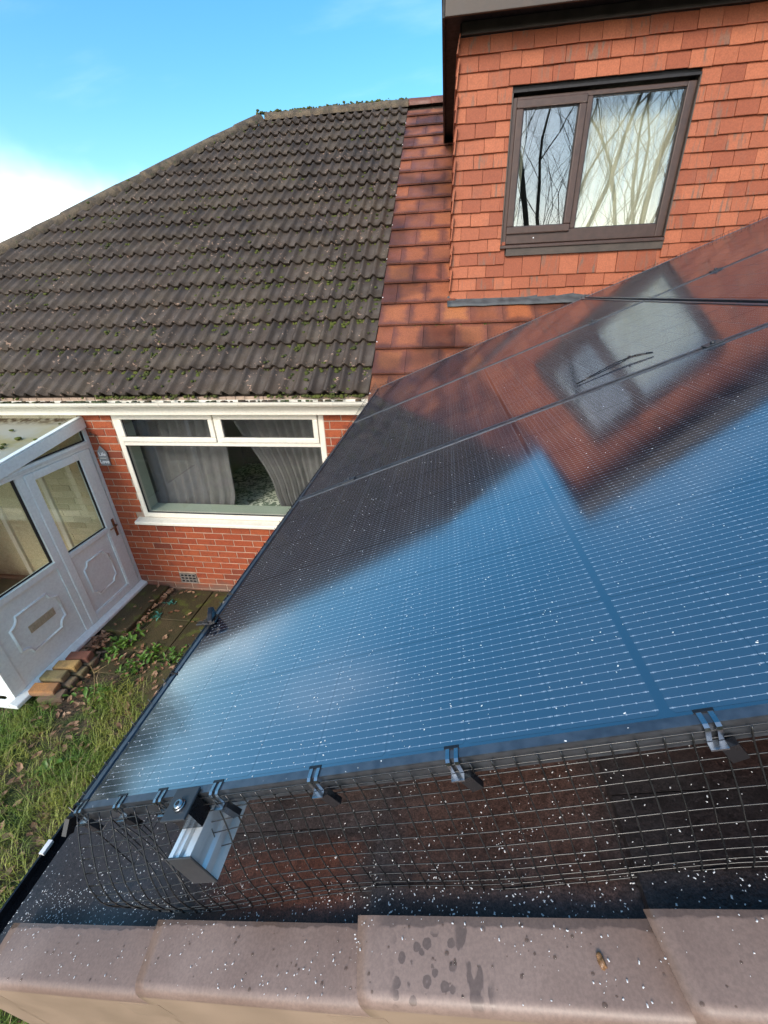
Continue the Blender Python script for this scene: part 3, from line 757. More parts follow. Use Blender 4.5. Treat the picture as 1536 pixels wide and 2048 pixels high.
hm.v = [(-x, -.030, 0), (x, -.030, 0), (x, -.0175, 0.0), (-x, -.0175, 0.0), (-x + .001, -.0315, .003), (x - .001, -.0315, .003), (x, -.006, .178), (-x, -.006, .178), (-x, .003, .178), (x, .003, .178)]
hm.f = [(0, 1, 5, 4), (4, 5, 6, 7), (0, 3, 2, 1), (0, 4, 7, 8, 3), (1, 2, 9, 6, 5), (7, 6, 9, 8)]; hm.mi = [0] * 6; hm.sm = [False] * 6
hung_me = fixed(hm, 'hanging_tile', M['hung'])
for k in range(18):
    z = ZD0 + k * HG; L = 1.0 if k < 17 else 0.62
    off = DX0 - .012 + (-HW / 2 if k % 2 else 0)
    i = 0
    while off + i * HW < DX1:
        a, b = max(off + i * HW, DX0 - .014), min(off + (i + 1) * HW, DX1); i += 1
        segs = [(a, b)]
        if z + 0.02 < VZ1 and z + HG - .012 > VZ0 - .075:
            ns = []
            hx0, hx1 = (VX0 - .006, VX1 + .010) if z + HG * .5 > VZ0 else (VX0 + .035, VX1 + .015)
            for (p_, q_) in segs:
                if q_ <= hx0 or p_ >= hx1: ns.append((p_, q_)); continue
                if p_ < hx0: ns.append((p_, hx0))
                if q_ > hx1: ns.append((hx1, q_))
            segs = ns
        for (p_, q_) in segs:
            if q_ - p_ < .02: continue
            o = inst('hanging_tile', hung_me, dwall, loc=((p_ + q_) / 2, YD + rnd.uniform(-.002, .001), z + rnd.uniform(-.0025, .0025)), scale=((q_ - p_) / HW, 1, L))
            o.rotation_euler = (rnd.uniform(-.022, .022), rnd.uniform(-.014, .014), rnd.uniform(-.022, .022))
cheek_n = 0
for k in range(18):                                # left cheek, seen edge on
    z = ZD0 + k * HG; yr = (z - RD) / TB
    y = YD
    while y < min(yr - .02, YD + 1.0):
        inst('hanging_tile', hung_me, dwall, loc=(DX0 + .002, y + HW / 2 - (HW / 2 if k % 2 else 0) + .012, z), rot=(0, 0, -pi / 2), scale=(1, .8, 1 if k < 17 else .62)); y += HW
# boards and flat roof
hobj(MB().box(DX0 + .012, DX1, YD - .030, YD - .002, ZD1 + .012, ZD1 + .085), 'cover_board', M['brown_board'], bevel=.003)
FYD = YD - .25
hobj(MB().box(.500, DX1 + .12, FYD, FYD + .022, 2.523, 2.70), 'front_fascia', M['brown_board'], bevel=.004)
hobj(MB().box(.480, .4995, FYD - .004, 7.35, 2.515, 2.70), 'side_fascia', M['soffit'], bevel=.003)  # near-black instead of brown board, its shaded side painted in
hobj(MB().box(.500, DX1 + .12, FYD + .0225, 7.6, 2.578, 2.588), 'dormer_soffit', M['soffit'])
hobj(MB().box(.470, DX1 + .15, FYD - .03, 7.8, 2.702, 2.735), 'flat_roof', M['lead'])
# dormer window
dwn = thing('dormer_window', None, None); dwn.parent = H; dwn.matrix_local = HI
fy0, fy1 = YD - .006, YD + .075
f = MB(); f.box(VX0, VX0 + .040, fy0, fy1, VZ0 + .02, VZ1 - .03); f.box(VX1 - .064, VX1, fy0, fy1, VZ0 + .02, VZ1 - .03)
f.box(VX0 + .04, VX1 - .064, fy0, fy1, VZ0 + .02, VZ0 + .118); f.box(VX0 + .04, VX1 - .064, fy0, fy1, VZ1 - .062, VZ1 - .03)
f.box(1.652, 1.692, fy0, fy1, VZ0 + .118, VZ1 - .062)
f.obj('window_frame', M['brown'], dwn, bevel=.006)
s_ = MB(); frame_bars(1.098, 1.648, VZ0 + .095, VZ1 - .05, .058, fy0 - .020, fy0 + .03, s_); s_.obj('opening_sash', M['brown'], dwn, bevel=.009)
k_ = MB(); frame_bars(1.155, 1.591, VZ0 + .152, VZ1 - .107, .006, fy0 + .0, fy0 + .009, k_); k_.obj('gasket', M['rubber'], dwn)
k_ = MB(); frame_bars(1.692, VX1 - .064, VZ0 + .118, VZ1 - .062, .006, fy0 + .012, fy0 + .023, k_); k_.obj('gasket', M['rubber'], dwn)
MB().box(1.15, 1.596, fy0 + .010, fy0 + .014, VZ0 + .147, VZ1 - .10).obj('glass_pane', M['glass_dormer'], dwn)
MB().box(1.688, VX1 - .06, fy0 + .024, fy0 + .028, VZ0 + .112, VZ1 - .058).obj('glass_pane', M['glass_dormer'], dwn)
sl = MB(); sl.extrude([(YD + .02, VZ0 + .019), (YD - .040, VZ0 + .012), (YD - .046, VZ0 + .006), (YD - .046, VZ0 - .014), (YD + .02, VZ0 - .014)], 'x', VX0 - .012, VX1 + .012)
sl.obj('window_sill', M['brown'], dwn, bevel=.003)
MB().box(VX0 + .045, VX1 + .012, YD - .033, YD - .003, VZ0 - .072, VZ0 - .0145).obj('apron_board', M['brown_board'], dwn)
MB().box(VX0 - .004, VX1 + .008, YD - .036, YD - .004, VZ1 - .012, VZ1 + .004).obj('head_shade_strip', M['soffit'], dwn)  # near-black strip standing for the shadow in the recess above the window
MB().box(VX1 + .0005, VX1 + .009, YD - .036, YD - .004, VZ0 + .02, VZ1 - .0125).obj('side_trim', M['brown_board'], dwn)
MB().box(VX0 - .009, VX0 - .0005, YD - .036, YD - .004, VZ0 + .02, VZ1 - .0125).obj('side_trim', M['brown_board'], dwn)
MB().tube([(1.345, fy0 - .002, VZ0 + .062), (1.345, fy0 - .006, VZ0 + .062)], .006, 8).obj('screw_cap', M['fleck'], dwn)
dr = MB(); X0, X1, Y0, Y1, Z0, Z1 = DX0 + .05, DX1 - .05, YD + .10, YD + 3.0, 0.7, 2.55
dr.quad([(X0, Y1, Z0), (X1, Y1, Z0), (X1, Y1, Z1), (X0, Y1, Z1)]); dr.quad([(X0, Y0, Z0), (X0, Y1, Z0), (X0, Y1, Z1), (X0, Y0, Z1)])
dr.quad([(X1, Y0, Z0), (X1, Y1, Z0), (X1, Y1, Z1), (X1, Y0, Z1)]); dr.quad([(X0, Y0, Z0), (X1, Y0, Z0), (X1, Y1, Z0), (X0, Y1, Z0)], 1); dr.quad([(X0, Y0, Z1), (X1, Y0, Z1), (X1, Y1, Z1), (X0, Y1, Z1)])
hobj(dr, 'upstairs_wall', [M['room'], M['carpet']], fix=False)
curtain('net_curtain', 1.66, 2.44, 1.66, 2.44, 1.66, 2.44, YD + .16, 1.0, 2.16, 'cream net curtain hanging behind the wide pane of the brown window', tie=.99, amp=.012, mat='net', folds=11)
curtain('net_curtain', 1.09, 1.22, 1.09, 1.21, 1.09, 1.21, YD + .16, 1.0, 2.16, 'narrow cream curtain edge behind the small opening pane of the brown window', tie=.99, amp=.012, mat='net', folds=3)
# lead flashing under the dormer
lf = MB(); n_ = 24
for i in range(n_ + 1):
    x = 0.585 + (2.6 - 0.585) * i / n_
    wv = 0.006 * noise.noise(Vector((x * 7, 0, 1)))
    for (y, dz) in ((YD - .016, .070), (YD - .024, .046), (YD - .070, .052), (YD - .125 + wv, .056)): lf.v.append((x, y, roof_z(y) + dz + wv * .5))
for i in range(n_):
    for j in range(3):
        a = i * 4 + j; lf.f.append((a, a + 4, a + 5, a + 1)); lf.mi.append(0); lf.sm.append(True)
fo = hobj(lf, 'lead_flashing', M['lead'], fix=False); fo.modifiers.new('thick', 'SOLIDIFY').thickness = .004

# ------------------------------------------------------------------ low wing: roof sheet, tiles, verge caps
TW = -0.205                                       # tile plane below the panel faces
wr = MB()
def valley_y(X): return (TA * X + TW / CA - RD) / TB
UR = 3.6 / CA
seg = [(-0.28, 3.44), (0.40, 3.44)] + [(u, min(valley_y(P(u, 0, TW - .02).x) + .05, YD - .005)) for u in (0.8, 1.2, 1.6, 2.0, 2.4, 3.0, UR)]
for (u0, y0), (u1, y1) in zip(seg[:-1], seg[1:]):
    wr.quad([P(u0, -0.10, TW - .022), P(u1, -0.10, TW - .022), P(u1, y1, TW - .022), P(u0, y0, TW - .022)])
top = P(UR, 0, TW - .022)
wr.quad([(top.x, -.1, top.z), (7.5, -.1, -.33), (7.5, YD, -.33), (top.x, YD, top.z)])
wro = hobj(wr, 'wing_roof', M['wettile'], fix=False)
wet_me = flat_tile('wing_tile', M['wettile'], 0.295, 0.40, 0.014, 0.022)
def wing_tile(u, v0, v1):
    m4 = Matrix.Translation(P(u, (v0 + v1) / 2, TW - .020 + rnd.uniform(-.001, .001))) @ WM @ Matrix.Rotation(-pi / 2, 4, 'Z') @ Matrix.Scale((v1 - v0) / .295, 4, (1, 0, 0)) @ Matrix.Rotation(rnd.uniform(-.004, .004), 4, 'X')
    inst('wing_tile', wet_me, wro, mat4=m4)
EDGES = [-0.295, 0.103, 0.445, 0.780, 1.118, 1.456, 1.79, 2.13]
for k, u in enumerate(EDGES):
    v = -0.100; first = True
    while v < 1.2:
        w = 0.1475 if (first and k % 2 == 1) else 0.295
        first = False; wing_tile(u, v, v + w); v += w
# eave gutter of the wing
gp = [(cos(pi + pi * i / 8) * 0.042, sin(pi + pi * i / 8) * 0.042) for i in range(9)]
gi = [(a * .9, b * .9) for a, b in gp][::-1]
e0 = P(-0.315, 0, TW - .02)
wg = MB(); wg.extrude([(e0.x - .022 + a, e0.z - .008 + b) for a, b in gp + gi], 'y', -.13, 3.40)
hobj(wg, 'wing_gutter', M['black'])
wbk = MB(); wbk.box(e0.x - .066, e0.x - .056, .052, .078, e0.z - .012, e0.z - .004); hobj(wbk, 'gutter_clip', M['fleck'])
hobj(MB().box(0 - .10, -.08, -.07, 3.40, -.50, e0.z - .005), 'wing_fascia', M['black'])
# verge caps
def verge_cap(mats, name='verge_cap'):
    mb = MB(); L = 0.362; th = .0035
    # profile in (y across the verge towards the roof, z up): roof side, rounded fold, drop
    pr = [(0.072, 0.0), (0.009, 0.001), (0.003, -.001), (-.0015, -.006), (-.003, -.014), (-.004, -.165)]
    n = len(pr)
    def row(x, lift, skew): return [(x + skew * (0.072 - y) / .076 * (1 if z > -.03 else 1.0), y, z + lift) for (y, z) in pr]
    rows = [row(0.0, 0.021, 0.014), row(0.02, 0.0205, .012), row(0.30, 0.0, .004), row(L, -.002, 0.0)]
    for r_ in rows: mb.v += r_
    for k in range(len(rows) - 1):
        for i in range(n - 1):
            a = k * n + i; mb.f.append((a, a + n, a + n + 1, a + 1)); mb.mi.append(1 if i >= 4 else 0); mb.sm.append(True)
    # lower lip of the end
    i0 = len(mb.v); mb.v += [(x + .0005, y * .97, z - .011) for (x, y, z) in rows[0][:-1]] + [(rows[0][-1][0], -.002, rows[0][-1][2])]
    for i in range(n - 1): mb.f.append((i, i + 1, i0 + i + 1, i0 + i)); mb.mi.append(0); mb.sm.append(False)
    # side tongue running under the next lower cap
    mb.box(-.046, .03, -.0035, -.0015, -.172, -.018, 1)
    m = fixed(mb, name, mats); return m
CAPS = [-0.240, 0.103, 0.445, 0.778, 1.113, 1.452]
cm_a = verge_cap([M['cap'], M['cap_sunlit']]); cm_b = verge_cap([M['cap_wet'], M['cap_sunlit']])
for k, u in enumerate(CAPS):
    o = inst('verge_cap', cm_b if k == 2 else cm_a, wro, mat4=Matrix.Translation(P(u, -0.1465, -0.189)) @ WM @ Matrix.Rotation(rnd.uniform(-.006, .006), 4, 'X'))
    if k == 2: o['label'] = 'brown verge cap with dark wet spots'

# ------------------------------------------------------------------ solar panels
PL, PWD, PP = 1.722, 1.132, 1.144
TH = 0.030
def panel_frame():
    mb = MB(); b = .011
    prof_ = lambda x0, x1, y0, y1: mb.box(x0, x1, y0, y1, -TH, 0.0)
    mb.box(0, PL, 0, b, -TH, 0); mb.box(0, PL, PWD - b, PWD, -TH, 0); mb.box(0, b, b, PWD - b, -TH, 0); mb.box(PL - b, PL, b, PWD - b, -TH, 0)
    m = fixed(mb, 'panel_frame', M['frame']); return m
fr_me = panel_frame()
bk = MB(); bk.quad([(.011, .011, -.0022), (PL - .011, .011, -.0022), (PL - .011, PWD - .011, -.0022), (.011, PWD - .011, -.0022)]); bk_me = bk.mesh('backing_sheet', M['backing'])
CU, CVW = 0.104, 0.1835
cx, cy = (CU - .0012) / 2, (CVW - .0018) / 2
ce = MB(); ch = .004
ce.quad([(-cx + ch, -cy, 0), (cx - ch, -cy, 0), (cx, -cy + ch, 0), (cx, cy - ch, 0), (cx - ch, cy, 0), (-cx + ch, cy, 0), (-cx, cy - ch, 0), (-cx, -cy + ch, 0)])
ce_me = ce.mesh('solar_cell', M['cell'])
u_off = [0.861 - .0045 - CU * (8 - i) + CU / 2 for i in range(8)] + [0.861 + .0045 + CU * i + CU / 2 for i in range(8)]
v_off = [PWD / 2 + (j - 2.5) * CVW for j in range(6)]
PLAB = {(0, 0): 'nearest solar panel, filling the foreground and reflecting blue sky',
        (0, 1): 'middle solar panel of the lower row, crossed by a loose cable tie',
        (0, 2): 'farthest lower solar panel, beside the roof gutter corner',
        (1, 0): 'upper row solar panel nearest the verge caps',
        (1, 1): 'upper row solar panel in the middle, at the right picture edge',
        (1, 2): 'farthest upper row solar panel, under the dormer wall'}
for r_ in range(2):
    for c_ in range(3):
        pn = thing('solar_panel', PLAB[(r_, c_)], 'solar panel', P(r_ * (PL + .020), c_ * PP + (.0 if c_ == 0 else .0), 0), WROT, 'solar panels on the low roof')
        inst('panel_frame', fr_me, pn); inst('backing_sheet', bk_me, pn)
        for u in u_off:
            for v in v_off: inst('solar_cell', ce_me, pn, loc=(u, v, -.0020))
# rails (two under the lower row, two under the upper), the first sticks out at the verge
def rail_mesh(L, name='mounting_rail'):
    mb = MB(); w, h = .019, .031
    pr = [(-w, 0), (-w * .62, 0), (-w * .62, -.003), (-w * .22, -.003), (-w * .22, -.009), (w * .22, -.009), (w * .22, -.003), (w * .62, -.003), (w * .62, 0), (w, 0),
          (w, -.016), (w - .003, -.019), (w - .003, -.030), (w + .002, -.034), (w + .002, -.046), (w - .002, -.050), (w + .003, -2 * h), (-w, -2 * h)]
    mb.extrude(pr, 'y', 0, L); return mb
for k, (u, v0, v1, lab) in enumerate(((0.238, -0.060, 3.43, 'aluminium mounting rail sticking out past the panel edge near the corner'), (1.478, -.010, 3.43, 'mounting rail hidden beneath the middle of the lower panels'),
                                 (2.045, -.010, 3.43, 'mounting rail beneath the upper panels, lower one'), (3.25, -.01, 3.43, 'mounting rail beneath the upper panels, highest one'))):
    t_ = thing('mounting_rail', lab, 'rail', P(u, v0, -TH - .004), WROT, 'rails under the panels')
    rail_mesh(v1 - v0).obj('rail_body', M['alu'], t_, bevel=0)
    if k == 0:
        e = MB(); e.box(-.0205, .0225, -.0030, -.0002, -.0635, .0012); e.obj('end_cap', M['clampm'], t_, bevel=.002)
# clamps
def bolt(mb, x, y, z, r=.0085):
    mb.tube([(x, y, z), (x, y, z + .004)], [r, r], 14, 0); mb.tube([(x, y, z + .004), (x, y, z + .0072)], [r, r * .62], 14, 0); mb.tube([(x, y, z + .0068), (x, y, z + .0076)], [r * .42, r * .40], 6, 1)
ec = thing('end_clamp', 'dark square end clamp bolted over the panel corner rail', 'clamp', P(0.237, -.014, 0), WROT, 'panel clamps')
MB().box(-.0215, .0215, -.022, .021, .0012, .0052).obj('clamp_plate', M['clampm'], ec, bevel=.0012)
MB().box(-.019, .019, -.012, .012, -.0335, .0011).obj('clamp_body', M['black'], ec)
b_ = MB(); bolt(b_, .003, -.004, .0052); b_.obj('bolt', [M['steel'], M['rubber']], ec)
for (u, c_, lab) in ((0.236, 1, 'small clamp at the left end of the wide panel seam'), (1.462, 1, 'small clamp on the wide panel seam at the picture right'),
                     (0.236, 2, 'small clamp at the left end of the thin far seam'), (1.462, 2, 'small clamp halfway along the thin far seam'), (2.045, 2, 'small clamp on the thin far seam at the top right'),
                     (2.045, 1, 'small clamp on the wide seam beyond the picture edge')):
    mc = thing('mid_clamp', lab, 'clamp', P(u, c_ * PP - .006, 0), WROT, 'panel clamps')
    MB().box(-.024, .024, -.0165, .0165, .0012, .0048).obj('clamp_plate', M['clampm'], mc, bevel=.001)
    MB().box(-.024, .024, -.0045, .0045, -.03, .0011).obj('clamp_body', M['clampm'], mc)
    b_ = MB(); bolt(b_, 0, 0, .0048, .0065); b_.obj('bolt', [M['clampm'], M['rubber']], mc)
for c_ in (1, 2):                                  # seam shadow: rails and black gap are real; nothing lies in the gap
    pass
# ------------------------------------------------------------------ bird mesh
def wave(u, a=1.0): return a * (0.010 * sin(u * 5.1 + 0.6) + 0.006 * sin(u * 11.7) + 0.010 * max(0, sin((u - .70) * 4.2)))
def mesh_pt(u, s):
    # s: 0 at the frame, 1 at the lower edge on the tiles
    k = [(-.0035, -.006), (-.0042, -.030), (-.012, -.062), (-.026, -.100), (-.036, -.140), (-.039, -.176), (-.042, -.192)]
    x = s * (len(k) - 1); i = min(int(x), len(k) - 2); t = x - i
    v = k[i][0] + (k[i + 1][0] - k[i][0]) * t; w = k[i][1] + (k[i + 1][1] - k[i][1]) * t
    bow = sin(pi * min(1, s * 1.05)) * max(0, 1 - u / .30) * .030
    return P(u + .03 * s * (u - .2) * 0 + wave(u + s, .25) * s, v - wave(u) * s * 1.2 - bow, w + .008 * s * sin(u * 6 + 1))
wm_ = MB()
for j in range(13):
    s = j / 12
    wm_.tube([mesh_pt(u * .02 + .005, s) for u in range(0, 90)], .00088, 4, sm=True)
for i in range(72):
    u = .006 + i * .0248
    wm_.tube([mesh_pt(u, s / 14) + P(0, -.0012, .0004) for s in range(0, 15)], .00100, 4)
for (u, du) in ((.05, .06), (.075, .085), (.10, .05)):     # loose wire ends curling at the corner
    wm_.tube([P(u + du * t, -.006 - .05 * t + .01 * sin(t * 3), -.04 - .13 * t) for t in [i / 8 for i in range(9)]], .0011, 5)
o = wm_.obj('bird_mesh', M['wire'], fix=False)
tag(o, 'black wire bird mesh hanging from the near panel edge down to the tiles', 'wire mesh', 'bird mesh round the panels')
wl = MB()
def lm(v, s):
    rise = .045 * max(0, (v - 1.5) / 1.9) ** 1.5
    return P(-.004 - .012 * s, v, .002 + rise + (-.17 - rise) * s)
for j in range(8): wl.tube([lm(v * .1, j / 7) for v in range(0, 35)], .0008, 4)
for i in range(137): wl.tube([lm(i * .025, -.02 if i % 2 else -.045), lm(i * .025, .4), lm(i * .025, 1)], .0009, 4)
tag(wl.obj('bird_mesh', M['wire'], fix=False), 'black wire mesh along the gutter side of the panels', 'wire mesh', 'bird mesh round the panels')
wf = MB()
for j in range(6): wf.tube([P(u * .1, 3.424, .012 - .16 * j / 5 + .004 * sin(u)) for u in range(0, 35)], .0008, 4)
for i in range(139): wf.tube([P(i * .025, 3.4255, .014 + .006 * (i % 3 == 0)), P(i * .025, 3.4265, -.15)], .0009, 4)
tag(wf.obj('bird_mesh', M['wire'], fix=False), 'black wire mesh along the far panel edge below the dormer', 'wire mesh', 'bird mesh round the panels')
# mesh clips
st = MB()
for xo in (-.0085, .0035):
    st.extrude([(.013, .0006), (.013, .0018), (-.002, .0024), (-.0062, .0008), (-.0070, -.004), (-.0066, -.020), (-.0054, -.020), (-.0056, -.004), (-.0045, .0002), (-.001, .0008)], 'x', xo, xo + .0055)
st_me = fixed(st, 'strap', M['steel'])
hk = MB(); hk.box(-.009, .009, -.0165, -.0056, -.0232, -.0208); hk_me = fixed(hk, 'foot', M['steel'])
hb_ = MB(); hb_.box(-.007, .011, -.0150, -.0060, -.050, -.0234); hb_me = fixed(hb_, 'toggle', M['black'])
tp = MB(); tp.box(-.0105, .0105, .0125, .0165, .0004, .0022); tp_me = fixed(tp, 'hook', M['black'])
def clip(pos, rot, label):
    c = thing('mesh_clip', label, 'clip', pos, rot, 'clips holding the mesh to the panel frames')
    c.scale = (.86, .86, .92)
    inst('strap', st_me, c); inst('foot', hk_me, c); inst('toggle', hb_me, c, rot=(0, -.35, 0)); inst('hook', tp_me, c)
    return c
for u, lab in ((.012, 'shiny mesh clip at the outer corner of the near panel edge'), (.098, 'shiny mesh clip second from the outer corner on the near edge'),
               (.181, 'shiny mesh clip left of the dark end clamp'), (.286, 'shiny mesh clip right of the dark end clamp'), (.446, 'shiny mesh clip on the near edge, first one past the rail end'),
               (.632, 'shiny mesh clip on the middle of the near panel edge'), (.892, 'large looking mesh clip at the right end of the near edge')):
    clip(P(u, 0, 0), WROT, lab)
for v, lab in ((.012, 'dark clip round the corner on the gutter side edge'), (.275, 'dark clip on the gutter side edge above the paving slab'), (.545, 'dark clip on the gutter side edge just past the loose black clip'),
               (.81, 'dark clip on the gutter side edge beside the brick wall'), (1.06, 'dark clip on the gutter side edge beside the window sill'), (1.31, 'dark clip on the gutter side edge beside the window glass')):
    c = clip(P(0, v, 0), (0, -AL, -pi / 2), lab)
    for ch_ in c.children:
        ch_.data = ch_.data.copy(); ch_.data.materials[0] = M['black']
# loose black clip standing up
lc = thing('loose_clip', 'loose black plastic clip standing on the gutter side panel edge', 'clip', P(.012, .43, 0), (0, -AL, radians(-70)))
lc.scale = (1.35, 1.35, 1.35)
b_ = MB(); prof_ = [(-.022, 0), (.018, 0), (.022, .008), (.014, .020), (.004, .029), (-.004, .027), (-.016, .012)]
b_.extrude(prof_, 'y', -.004, .004); b_.obj('clip_fin', M['black'], lc, bevel=.001)
b_ = MB(); b_.box(-.024, .020, -.014, .008, .002, .007); b_.box(-.006, .014, -.026, -.014, .001, .004); b_.box(.012, .026, -.010, -.002, .004, .007); b_.obj('clip_base', M['black'], lc, bevel=.001)
# cable tie lying on the panel
tie = MB(); tp_ = [P(1.112 + .0 * t, 1.255, .004) for t in (0,)]
tie.tube([P(1.112, 1.258, .003), P(1.17, 1.279, .006), P(1.24, 1.296, .011), P(1.292, 1.304, .011)], .0021, 5)
tie.tube([P(1.112, 1.258, .003), P(1.17, 1.271, .004), P(1.24, 1.288, .006), P(1.295, 1.300, .009), P(1.32, 1.292, .008), P(1.355, 1.272, .005)], .0021, 5)
tie.tube([P(1.29, 1.304, .011), P(1.315, 1.296, .012), P(1.355, 1.276, .006)], .0021, 5)
tie.tube([P(1.288, 1.295, .012), P(1.296, 1.309, .012)], .0042, 6); tie.tube([P(1.106, 1.256, .003), P(1.116, 1.259, .003)], .0026, 6)
tag(tie.obj('cable_tie', M['black']), 'twisted black cable tie lying on the panel over the window reflection', 'cable tie')

# ------------------------------------------------------------------ porch
PX = -3.102; PYF = 1.735; PYB = YW - .006
PZ0 = ZG + .055
PO = thing('porch', 'white plastic porch with glazed door, moulded panels and algae stained roof', 'porch', (PX, PYF, PZ0))
pl_ = Matrix.Translation((-PX, -PYF, -PZ0))
def pobj(mb, name, mats, parent=None, **k):
    o = mb.obj(name, mats, parent or PO, **k)
    if parent is None: o.matrix_local = pl_
    return o
F0, F1 = PX - .060, PX                             # frame thickness in x
ZR = lambda y: -0.275 - (YW - y) * 0.155            # top of the sloping beam
def beam(y0, y1, dz0, dz1, x0, x1, name, mat):
    mb = MB()
    mb.v = [(x, y, ZR(y) + dz) for x in (x0, x1) for y in (y0, y1) for dz in (dz1, dz0)]
    mb.f = [(0, 1, 3, 2), (4, 6, 7, 5), (0, 2, 6, 4), (1, 5, 7, 3), (0, 4, 5, 1), (2, 3, 7, 6)]; mb.mi = [0] * 6; mb.sm = [False] * 6
    return pobj(mb, name, mat, bevel=.004)
beam(PYF - .06, PYB, 0.0, -.105, F0 - .01, F1 + .022, 'roof_beam', M['white'])
beam(PYF - .065, PYB - .01, 0.016, 0.001, F1 - .022, F1 + .020, 'roof_trim', M['white'])
rs = MB(); rs.v = [(x, y, ZR(y) - .012) for y in (PYF - .1, PYB) for x in (PX - 2.2, PX - .024)]; rs.f = [(0, 1, 3, 2)]; rs.mi = [0]; rs.sm = [False]
ro = pobj(rs, 'roof_sheet', M['polyroof'], fix=False); ro.modifiers.new('thick', 'SOLIDIFY').thickness = .012
for (x, y, r_) in ((PX - .06, 2.96, .018), (PX - .26, 2.98, .030), (PX - .30, 2.86, .020), (PX - .27, 2.80, .026), (PX - .10, 3.30, .012), (PX - .5, 3.15, .02)):
    b = bmesh.new(); bmesh.ops.create_icosphere(b, subdivisions=2, radius=r_)
    for v in b.verts: v.co += v.co.normalized() * r_ * .35 * noise.noise(v.co * 60); v.co.z *= .5
    m = bpy.data.meshes.new('moss_clump'); b.to_mesh(m); b.free(); m.materials.append(M['moss'])
    inst('moss_clump', m, PO, mat4=pl_ @ Matrix.Translation((x, y, ZR(y) + .006)))
ZT = -0.535; ZS = -1.465
# posts and rails of the side wall
DY0, DY1 = 2.655, 3.418
fr = MB()
fr.box(F0, F1, PYB - .040, PYB, PZ0 + .06, ZR(PYB) - .106)
fr.box(F0, F1, 2.575, DY0 - .003, PZ0 + .06, ZT - .05)
fr.box(F0, F1, 2.578, 2.648, ZT + .022, ZR(2.65) - .108)
fr.box(F0, F1 + .006, PYF, PYB - .041, ZT - .05, ZT + .02)
fr.box(F0 - .03, F1, PYF, PYF + .115, PZ0 + .06, ZT - .0505); fr.box(F0 - .03, F1, PYF, PYF + .10, ZT + .0205, ZR(PYF + .1) - .112)
fr.box(F0, F1 + .012, PYF + .116, 2.574, ZS - .045, ZS + .012)
pobj(fr, 'porch_frame', M['white'], bevel=.005)
st_ = MB(); st_.box(F1 + .0065, F1 + .012, PYF + .05, PYB - .05, ZT - .030, ZT - .004); pobj(st_, 'stained_strip', M['white_dirty'])
si = MB(); si.extrude([(F0 - .02, PZ0 + .0595), (F1 + .004, PZ0 + .0595), (F1 + .062, PZ0 + .035), (F1 + .066, PZ0 + .028), (F1 + .066, PZ0 - .002), (F0 - .02, PZ0 - .002)], 'y', PYF - .062, PYB)
pobj(si, 'sill', M['white'], bevel=.004)
# front wall of the porch (the return facing the garden)
fw = MB(); fw.box(PX - 2.2, F0 - .0305, PYF + .008, PYF + .05, PZ0 + .06, ZS); fw.box(PX - 2.2, F0 - .0305, PYF + .004, PYF + .06, ZS, ZS + .05); fw.box(PX - 2.2, F0 - .0305, PYF + .004, PYF + .06, ZT - .05, ZR(PYF) - .11)
fw.box(PX - 2.2, F1, PYF - .061, PYF - .0005, PZ0 - .002, PZ0 + .034)
pobj(fw, 'front_panel', M['white'], bevel=.004)
pobj(MB().box(PX - 2.1, F0 - .03, PYF + .03, PYF + .034, ZS + .05, ZT - .05), 'glass_pane', M['glass'])
# glass: transoms, side light
tr = MB()
for (a, b) in ((DY0 - .01, PYB - .04), (PYF + .10, 2.578)):
    i0 = len(tr.v); tr.v += [(PX - .030, a, ZT + .02), (PX - .030, b, ZT + .02), (PX - .030, b, ZR(b) - .10), (PX - .030, a, ZR(a) - .10)]
    tr.f.append((i0, i0 + 1, i0 + 2, i0 + 3)); tr.mi.append(0); tr.sm.append(False)
gl = pobj(tr, 'glass_pane', M['glass'], fix=False)
k_ = MB()
for (a, b) in ((2.649, PYB - .041),):
    k_.box(PX - .028, PX - .020, a, b, ZT + .0205, ZT + .034); k_.box(PX - .028, PX - .020, b - .020, b, ZT + .0345, ZR(b) - .112)
k_.box(PX - .028, PX - .020, 2.556, 2.577, ZT + .0205, ZR(2.56) - .112); k_.box(PX - .028, PX - .020, PYF + .12, 2.5555, ZT + .0205, ZT + .034)
k_.box(PX - .028, PX - .018, 2.550, 2.574, ZS + .013, ZT - .0505); k_.box(PX - .028, PX - .018, PYF + .116, 2.5495, ZS + .013, ZS + .026)
pobj(k_, 'gasket', M['rubber'])
pobj(MB().box(PX - .032, PX - .028, PYF + .11, 2.578, ZS + .01, ZT - .045), 'glass_pane', M['glass'])
